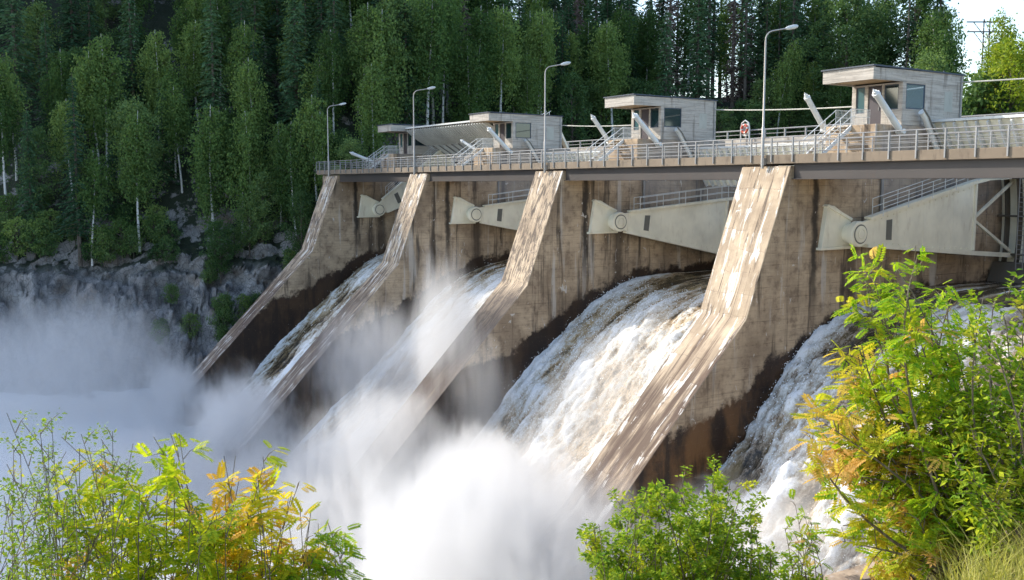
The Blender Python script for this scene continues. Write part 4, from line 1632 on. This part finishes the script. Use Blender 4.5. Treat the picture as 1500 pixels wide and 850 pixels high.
for i in range(34):
    px = 905 + 300 * (i + rr.random()) / 34
    z = rr.uniform(168, 200)
    p = look(px, 262, z)
    q = rr.random()
    kind = 'spruce' if q < 0.45 or (px < 1010 and q < 0.7) else 'tall' if q < 0.8 else 'dead' if q < 0.88 else 'birch'
    plant(kind, p[0], p[1], hz(p[0], p[1]) - 0.3, 1.38)
for i in range(12):
    px = 690 + 150 * (i + rr.random()) / 12
    p = look(px, 262, rr.uniform(158, 178))
    plant('spruce' if rr.random() < 0.6 else 'birch', p[0], p[1], hz(p[0], p[1]) - 0.3, 1.15)
for i in range(26):
    px = 1388 + 150 * (i + rr.random()) / 26
    z = rr.uniform(126, 140)
    p = look(px, 262, z)
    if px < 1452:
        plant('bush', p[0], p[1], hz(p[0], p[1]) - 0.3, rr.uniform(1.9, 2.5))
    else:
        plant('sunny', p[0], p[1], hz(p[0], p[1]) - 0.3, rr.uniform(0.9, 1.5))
# shrubs spilling over the cliff beside the first pier and along its lip
for i in range(74):
    s = random.uniform(SLEN[2] + 10, SLEN[6] + 4)
    j = np.searchsorted(SLEN, s) - 1
    t = (s - SLEN[j]) / (SLEN[j + 1] - SLEN[j])
    base = SH[j] + (SH[j + 1] - SH[j]) * t
    tv = (SH[j + 1] - SH[j]) / np.linalg.norm(SH[j + 1] - SH[j])
    nv = np.array([-tv[1], tv[0]])
    near_dam = s > SLEN[5] - 9
    d = random.uniform(1.5, 8) if near_dam else random.uniform(6.5, 11)
    p = base + nv * d
    plant('bush' if random.random() < 0.5 or not near_dam else 'broad', p[0], p[1], hz(*p) - 0.6, 1.0 if not near_dam else 0.8)

# ------------------------------------------------------------------ foreground shrubs
def leaf_rowan():
    """one compound leaf: unit length along +x, leaflets in pairs, drooping a little"""
    V, F = [], []

    def leaflet(o, d, L, w):
        b = len(V)
        d = np.array(d, float)
        d /= np.linalg.norm(d)
        sd = np.cross(d, [0, 0, 1])
        sd /= np.linalg.norm(sd)
        o = np.array(o, float)
        up = np.array([0, 0, 0.10 * w])
        V.extend([o, o + d * L * 0.45 + sd * w * 0.5 + up * 2, o + d * L, o + d * L * 0.45 - sd * w * 0.5 + up * 2])
        F.append((b, b + 1, b + 2, b + 3))
    n = 6
    for i in range(n):
        t = 0.22 + 0.70 * i / (n - 1)
        z = -0.22 * t * t
        L = 0.34 * (1 - 0.35 * abs(t - 0.55))
        for s in (-1, 1):
            leaflet((t, 0, z), (0.55, s * 0.85, -0.22), L, 0.165)
    leaflet((0.95, 0, -0.2), (1, 0, -0.4), 0.32, 0.125)
    return np.array(V), np.array(F)


def leaf_oval():
    V = np.array([(0.15, 0, 0), (0.5, 0.24, 0.06), (1.0, 0, -0.08), (0.5, -0.24, 0.06)], float)
    return V, np.array([(0, 1, 2, 3)])


def frames(d, r, n):
    d = d / np.linalg.norm(d, axis=1, keepdims=True)
    up = np.tile(np.array([0, 0, 1.0]), (n, 1)) + r.normal(0, 0.35, (n, 3))
    y = np.cross(up, d)
    y /= np.linalg.norm(y, axis=1, keepdims=True)
    z = np.cross(d, y)
    return np.stack([d, y, z], -1)     # columns


def shrub(name, label, cat, base_list, tips, leaf, lsize, per_tip, leafmat, seed, twigs=7, twig_len=(0.25, 0.6), stem_r=0.018, group=None, up=0.5, spread_start=0.25, clump=0.06, tscale=1.0):
    """stems from base points to tips (x, y, z, tint); twigs and leaves along each"""
    r = np.random.default_rng(seed)
    b0 = np.array(base_list[0], float)
    root = thing(name, tuple(b0), label, cat, group)
    st = MB()
    LV, LF = leaf
    C, D, T = [], [], []
    for ti, (tip, tint) in enumerate(tips):
        tip = np.array(tip, float)
        b = np.array(base_list[ti % len(base_list)], float)
        mid = b * 0.5 + tip * 0.5 + r.normal(0, 0.12, 3) * np.linalg.norm(tip - b)
        mid[2] += 0.05 * np.linalg.norm(tip - b)
        ts = np.linspace(0, 1, 9)
        pts = [(1 - t) ** 2 * b + 2 * t * (1 - t) * mid + t * t * tip for t in ts]
        st.path([tuple(p) for p in pts], [stem_r * (1.0 - 0.85 * t) + 0.002 for t in ts], 5)

        def at(t):
            return (1 - t) ** 2 * b + 2 * t * (1 - t) * mid + t * t * tip
        for q in range(twigs):
            t = spread_start + (1.0 - spread_start) * (q + r.random()) / twigs
            p = at(min(t, 1))
            ax = at(min(1, t + 0.05)) - at(t - 0.05)
            ax /= np.linalg.norm(ax)
            a = r.normal(0, 1, 3)
            a -= ax * (a @ ax)
            a /= np.linalg.norm(a)
            d = ax * up + a * 0.9 + np.array([0, 0, 0.25])
            d /= np.linalg.norm(d)
            L = r.uniform(*twig_len) * (1.15 - 0.6 * t)
            e = p + d * L
            st.path([tuple(p), tuple(p + d * L * 0.5 + np.array([0, 0, 0.02])), tuple(e)], [0.006, 0.004, 0.002], 4)
            m_ = max(2, int(per_tip * r.uniform(0.6, 1.4)))
            u = r.uniform(0.15, 1.02, m_)
            c_ = p + d * L * u[:, None] + r.normal(0, clump, (m_, 3)) * 0.5
            out = r.normal(0, 1, (m_, 3))
            out -= d * (out @ d)[:, None]
            out /= np.linalg.norm(out, axis=1, keepdims=True)
            dd = out * 0.85 + d * 0.45
            dd[:, 2] = dd[:, 2] * 0.55 - 0.05
            C.append(c_)
            D.append(dd)
            T.append(np.clip(tint * tscale * r.uniform(0.2, 1.0) + (r.uniform(0.3, 0.8) if r.random() < 0.08 else 0) + r.normal(0, 0.16, m_), 0, 1))
    C, D, T = np.concatenate(C), np.concatenate(D), np.concatenate(T)
    n = len(C)
    Fm = frames(D, r, n)
    sz = lsize * r.uniform(0.5, 1.3, n)
    V = C[:, None, :] + np.einsum('nij,vj->nvi', Fm, LV) * sz[:, None, None]
    F = (LF[None] + (np.arange(n) * len(LV))[:, None, None]).reshape(-1, LF.shape[1])
    st.build("stems", M['twig'], root, 0, True)
    link_mesh("leaves", V.reshape(-1, 3), F, leafmat, root, None, False, {"tint": ('FLOAT', np.repeat(T, len(LV)))})
    return n


def base_at(px, z, drop=0.0):
    p = look(px, 900, z)
    p[2] = near_h(np.array([p[0]]), np.array([p[1]]))[0] - 0.1
    return p


ROW, OVAL = leaf_rowan(), leaf_oval()


def tips(lst, z, jit=0.5, extra=0, seed=0, tj=0.1):
    r = np.random.default_rng(seed)
    out = []
    for px, py, tint in lst:
        out.append((look(px, py, z + r.uniform(-jit, jit)), tint))
        for _ in range(extra):
            out.append((look(px + r.normal(0, 22), py + abs(r.normal(0, 30)), z + r.uniform(-jit, jit)), np.clip(tint + r.normal(0, tj), 0, 1)))
    return out


ZR = 10.0
g_r = [(1345, 372, 0.05), (1310, 385, 0.15), (1280, 408, 0.22), (1385, 425, 0.0), (1330, 440, 0.1), (1300, 475, 0.15), (1262, 505, 0.75), (1250, 560, 0.25), (1265, 535, 0.7),
       (1205, 600, 0.95), (1190, 610, 1.0), (1235, 595, 0.75), (1290, 560, 0.5), (1340, 520, 0.1), (1395, 500, 0.0), (1360, 590, 0.1), (1310, 620, 0.55), (1270, 640, 0.2),
       (1400, 580, 0.0), (1450, 560, 0.0), (1240, 690, 0.85), (1280, 700, 0.65), (1330, 690, 0.2), (1390, 680, 0.0), (1440, 650, 0.0), (1235, 770, 0.95),
       (1290, 770, 0.6), (1345, 760, 0.2), (1400, 760, 0.05), (1320, 830, 0.5), (1440, 730, 0.0), (1480, 600, 0.0), (1490, 520, 0.0), (1420, 470, 0.0)]
shrub("rowan_tree", "large rowan with green and orange leaves at the right, before the nearest gate", "rowan",
      [base_at(1440, 9.6), base_at(1400, 10.2), base_at(1470, 10.0)], tips(g_r, ZR, 0.75, 1, 3, 0.15), ROW, 0.175, 8, M['rowan'], 101,
      9, (0.2, 0.55), 0.020, None, 0.4, 0.42, tscale=0.95)
g_w = [(1470, 425, 0.1), (1455, 450, 0.1), (1500, 440, 0.1), (1520, 500, 0.1), (1495, 560, 0.3), (1440, 610, 0.5), (1480, 640, 0.6), (1425, 640, 0.5), (1500, 690, 0.5), (1455, 700, 0.4), (1430, 740, 0.2), (1520, 600, 0.3), (1490, 760, 0.2), (1530, 460, 0.1)]
shrub("willow_bush", "narrow leaved willow bush with yellowish leaf edges at the right edge", "willow",
      [base_at(1520, 9.0), base_at(1500, 9.3)], tips(g_w, 9.1, 0.5, 1, 5), OVAL, 0.09, 24, M['oval'], 102, 9, (0.2, 0.5), 0.015, None, 0.55, 0.45)

g_b = [(890, 800, 0.1), (905, 760, 0.1), (930, 730, 0.15), (960, 715, 0.15), (1000, 705, 0.1), (1045, 690, 0.2), (1070, 705, 0.1), (1100, 745, 0.0), (940, 790, 0.2), (990, 760, 0.3), (1030, 740, 0.25),
       (1060, 780, 0.1), (1010, 800, 0.2), (960, 830, 0.2), (1090, 800, 0.0), (1130, 810, 0.0), (1165, 825, 0.0), (900, 835, 0.1), (1040, 835, 0.1), (1110, 840, 0.0), (1020, 770, 0.2), (875, 845, 0.1), (1000, 850, 0.1)]
shrub("leafy_bush", "round green bush of small oval leaves at the bottom middle", "bush",
      [base_at(1020, 13.2), base_at(990, 13.6), base_at(1060, 13.4)], tips(g_b, 13.4, 1.1, 4, 7, 0.2), OVAL, 0.085, 48, M['oval'], 103, 8, (0.2, 0.5), 0.016, None, 0.5, 0.6)
shrub("rowan_sapling", "thin pale green sapling just right of the round bottom bush", "sapling",
      [base_at(1178, 12.4)], tips([(1165, 740, 0.0), (1180, 760, 0.0), (1150, 775, 0.0), (1190, 790, 0.0)], 12.4, 0.2, 1, 9), ROW, 0.14, 4, M['rowan'], 104, 5, (0.12, 0.3), 0.009, None, 0.6, 0.6)

g_l = [(225, 640, 0.1), (250, 635, 0.1), (235, 680, 0.05), (130, 655, 0.3), (150, 645, 0.3), (110, 690, 0.25), (165, 700, 0.1), (245, 720, 0.0), (205, 720, 0.1), (190, 760, 0.1), (260, 745, 0.15), (280, 760, 0.1),
       (150, 770, 0.1), (85, 720, 0.3), (215, 800, 0.05), (270, 800, 0.1), (150, 830, 0.1), (240, 840, 0.1), (180, 850, 0.1), (300, 800, 0.1)]
shrub("rowan_bush", "yellow green rowan bush at the bottom left, the widest there", "rowan",
      [base_at(215, 9.0), base_at(180, 9.2)], tips(g_l, 9.1, 0.5, 1, 11), ROW, 0.19, 8, M['rowan2'], 105, 6, (0.18, 0.45), 0.010, "rowans along the lower left", 0.4, 0.5)
g_o = [(328, 668, 0.9), (345, 668, 0.7), (385, 685, 0.75), (375, 700, 0.65), (350, 705, 0.7), (330, 725, 0.75), (360, 745, 0.55), (310, 770, 0.5), (365, 790, 0.3), (335, 800, 0.3), (385, 770, 0.35), (350, 835, 0.3)]
shrub("rowan_bush", "orange topped rowan with one bare upright stem, left of the bottom middle", "rowan",
      [base_at(343, 9.6), base_at(352, 9.7)], tips(g_o, 9.6, 0.3, 1, 13), ROW, 0.175, 8, M['rowan2'], 106, 6, (0.12, 0.3), 0.011, "rowans along the lower left", 0.5, 0.6)
g_o2 = [(438, 708, 0.8), (428, 720, 0.9), (420, 745, 0.85), (455, 755, 0.6), (410, 765, 0.3), (395, 800, 0.9), (430, 800, 0.8), (412, 830, 0.5)]
shrub("rowan_bush", "small orange and brown rowan, between the orange topped and the dark green one", "rowan",
      [base_at(412, 10.0)], tips(g_o2, 10.0, 0.3, 1, 15), ROW, 0.15, 8, M['rowan2'], 107, 6, (0.12, 0.3), 0.010, "rowans along the lower left", 0.5, 0.6)
g_g = [(480, 765, 0.0), (470, 790, 0.0), (490, 800, 0.0), (450, 815, 0.0), (475, 830, 0.0), (500, 812, 0.0), (440, 840, 0.0)]
shrub("rowan_bush", "small dark green rowan, rightmost of the lower left bushes", "rowan",
      [base_at(465, 9.8)], tips(g_g, 9.8, 0.25, 1, 17), ROW, 0.15, 10, M['rowan'], 108, 6, (0.12, 0.3), 0.010, "rowans along the lower left", 0.5, 0.6)
g_t = [(10, 605, 0.1), (75, 612, 0.1), (90, 640, 0.1), (60, 650, 0.1), (30, 665, 0.1), (10, 680, 0.2), (165, 632, 0.1), (195, 650, 0.0), (45, 700, 0.1), (80, 690, 0.1), (15, 740, 0.2), (60, 760, 0.2), (110, 720, 0.1), (20, 800, 0.2), (70, 820, 0.2), (110, 800, 0.1), (40, 850, 0.2), (290, 745, 0.1), (320, 740, 0.1)]
shrub("twiggy_shrub", "twiggy shrub with tiny round leaves at the bottom left corner", "shrub",
      [base_at(60, 8.6), base_at(95, 8.8), base_at(20, 8.5)], tips(g_t, 8.7, 0.5, 2, 19), OVAL, 0.05, 30, M['oval'], 109, 12, (0.15, 0.45), 0.006, None, 0.6, 0.30)

# grass at the lower right
r = np.random.default_rng(77)
n = 26000
gx_ = r.uniform(-7, -1.5, n)
gy_ = r.uniform(6.5, 17, n)
ok_ = gy_ > 6.5 + np.clip(-gx_ - 4.2, 0, 9) * 1.3
gx_, gy_ = gx_[ok_], gy_[ok_]
n = len(gx_)
gz_ = near_h(gx_, gy_)
hgt = r.uniform(0.2, 0.75, n) * r.uniform(0.6, 1.0, n)
dirv = np.stack([r.normal(0, 0.35, n), r.normal(0, 0.35, n), np.ones(n)], -1)
c0 = np.stack([gx_, gy_, gz_ - 0.03], -1)
sd_ = r.normal(0, 1, (n, 3))
sd_[:, 2] = 0
sd_ /= np.linalg.norm(sd_, axis=1, keepdims=True)
bend = r.normal(0, 0.22, (n, 3))
bend[:, 2] = -0.05
wd = 0.004
v0, v1 = c0 - sd_ * wd, c0 + sd_ * wd
m0 = c0 + dirv * (hgt * 0.55)[:, None] - sd_ * wd * 0.7
m1 = c0 + dirv * (hgt * 0.55)[:, None] + sd_ * wd * 0.7
tp_ = c0 + dirv * hgt[:, None] + bend * hgt[:, None] * 1.5
tq_ = tp_ + sd_ * 0.0008
vv = np.stack([v0, v1, m1, m0, tq_, tp_], 1).reshape(-1, 3)
i6 = np.arange(n)[:, None] * 6
ff = np.concatenate([i6 + np.array([0, 1, 2, 3]), i6 + np.array([3, 2, 4, 5])])
o = link_mesh("grass", vv, ff, M['grass'], None, None, False, {"tint": ('FLOAT', np.repeat(r.uniform(0, 1, n), 6))})
tag(o, "dry yellow green grass at the lower right", "grass", kind="stuff")

# ------------------------------------------------------------------ power lines beyond
root = thing("power_pylon", (-92, 152, 8), "dark lattice power pylon against the sky gap behind the nearest house", "pylon")
p0 = look(1441, 130, 185)
z0 = p0[2] - 6
top = look(1441, 30, 185)[2]
dxv = np.array([CR[0], CR[1], 0])
b = MB()
for s in (-0.55, 0.55):
    q = p0 + dxv * s
    b.path([(q[0], q[1], z0), (q[0], q[1], top)], [0.16, 0.12], 6)
for i in range(8):
    za = z0 + (top - z0) * i / 8
    zb = z0 + (top - z0) * (i + 1) / 8
    s = 1 if i % 2 else -1
    q0, q1 = p0 + dxv * 0.55 * s, p0 - dxv * 0.55 * s
    b.path([(q0[0], q0[1], za), (q1[0], q1[1], zb)], 0.05, 4)
b.build("mast", M['pylon'], root)
for py, L in ((34, 4.2), (48, 4.0)):
    zz = look(1441, py, 185)[2]
    q0, q1 = p0 - dxv * L * 0.9, p0 + dxv * L * 0.75
    MB().bar((q0[0], q0[1], zz), (q1[0], q1[1], zz), 0.2, 0.2).build("crossarm", M['pylon'], root)
    br = MB()
    for sgn in (-1, 1):
        q = p0 + dxv * sgn * L * 0.6
        br.path([(q[0], q[1], zz), (p0[0], p0[1], zz - 3.0)], 0.07, 4)
    br.build("strut", M['pylon'], root)
wl = MB()
for py0, py1 in ((35, 48), (48, 52), (52, 60), (60, 66)):
    a = look(1415, py0, 185)
    e = look(1540, py1, 150)
    wl.path(sag(a, e, 0.4), 0.035, 4)
o = wl.build("power_line", M['cable'])
tag(o, "thin power wires crossing the sunlit trees at the upper right", "power line")

# ------------------------------------------------------------------ mist
MISTS = {}


def mist(center, rad, dens, scale=0.12, lo=0.36, hi=0.7, stretch=(1, 1, 1), edge=0.7, rot=0.0, tilt=0.0, col=0.90):  # col whitens shaded spray and dims sunlit spray, evening the light by colour
    key = (dens, scale, lo, hi, stretch, edge, col)
    if key not in MISTS:
        MISTS[key] = mist_mat("mist_%d" % len(MISTS), dens, scale, lo, hi, stretch, edge, col)
    b = MB()
    b.lathe((0, 0, 0), (0, 0, 1), [(math.sin(a) * 1.0, math.cos(a)) for a in np.linspace(-1.5, 1.5, 11)], 20)
    o = b.build("mist", MISTS[key])
    o.location = center
    o.scale = rad
    o.rotation_euler = (tilt, 0, rot)
    return tag(o, kind="stuff")


mist((-92, 8, -26.0), (60, 26, 5.0), 0.36, 0.26, 0.43, 0.58, col=0.97)
mist((-70, 16, -25.5), (40, 18, 7.0), 0.34, 0.34, 0.44, 0.59, (1, 1, 0.5))
mist((-58, 25, -25), (36, 12, 10.5), 0.36, 0.42, 0.45, 0.58, (1, 1, 0.4), col=0.86)
mist((-42, 25.5, -19.5), (14, 10, 9), 0.50, 0.48, 0.43, 0.58, (1, 1, 0.35), col=0.86)
mist((-53.5, 31, -20.2), (5.6, 4.6, 6.6), 0.62, 0.70, 0.38, 0.58, (1, 1, 0.5), edge=0.6, col=0.87)
mist((-62, 28, -19.5), (11, 9, 8.5), 0.26, 0.5, 0.45, 0.62, (1, 1, 0.25), col=0.87)
mist((-65, 34.4, -12.2), (5.2, 4, 11), 0.34, 0.75, 0.44, 0.66, (1, 1, 0.12), col=0.85)
mist((-61, 34, -15), (8, 3.5, 8), 0.16, 0.7, 0.43, 0.66, (1, 1, 0.14))
mist((-86, 25.5, -21), (17, 8, 7.5), 0.36, 0.42, 0.45, 0.63, (1, 1, 0.5), edge=0.95, col=0.95)
mist((-74, 33, -15.0), (10, 9, 8.5), 0.12, 0.6, 0.45, 0.65, (1, 1, 0.35))
mist((-113, 14, -20), (22, 20, 13), 0.07, 0.30, 0.44, 0.62, (1, 1, 0.5), col=0.97)
mist((-104, 20, -24.5), (20, 11, 6.5), 0.30, 0.34, 0.46, 0.64, (1, 1, 0.6), edge=0.95, col=0.97)
mist((-32, 32, -17), (7, 8, 5), 0.22, 0.6, 0.44, 0.64)
mist((-127, 1, -2), (7, 6, 9), 0.07, 0.40, 0.44, 0.64, (1, 1, 0.4))
mist((-51.4, 37.5, -14.2), (9.2, 13, 1.3), 0.26, 0.9, 0.44, 0.66, (1, 0.6, 0.6), tilt=R_(45))
mist((-29.4, 38.0, -13.6), (9.2, 13, 1.3), 0.20, 0.9, 0.44, 0.66, (1, 0.6, 0.6), tilt=R_(45))
mist((-73.4, 37.5, -14.2), (9.2, 13, 1.4), 0.18, 0.6, 0.42, 0.66, (1, 0.5, 0.5), tilt=R_(45))
mist((-105.5, 24.0, -21.5), (10, 6, 5.5), 0.55, 0.55, 0.42, 0.66, (1, 1, 0.5), edge=0.95, col=0.97)
mist((-86, 24.0, -21.5), (9, 6, 5.5), 0.40, 0.55, 0.42, 0.66, (1, 1, 0.5), edge=0.95, col=0.95)
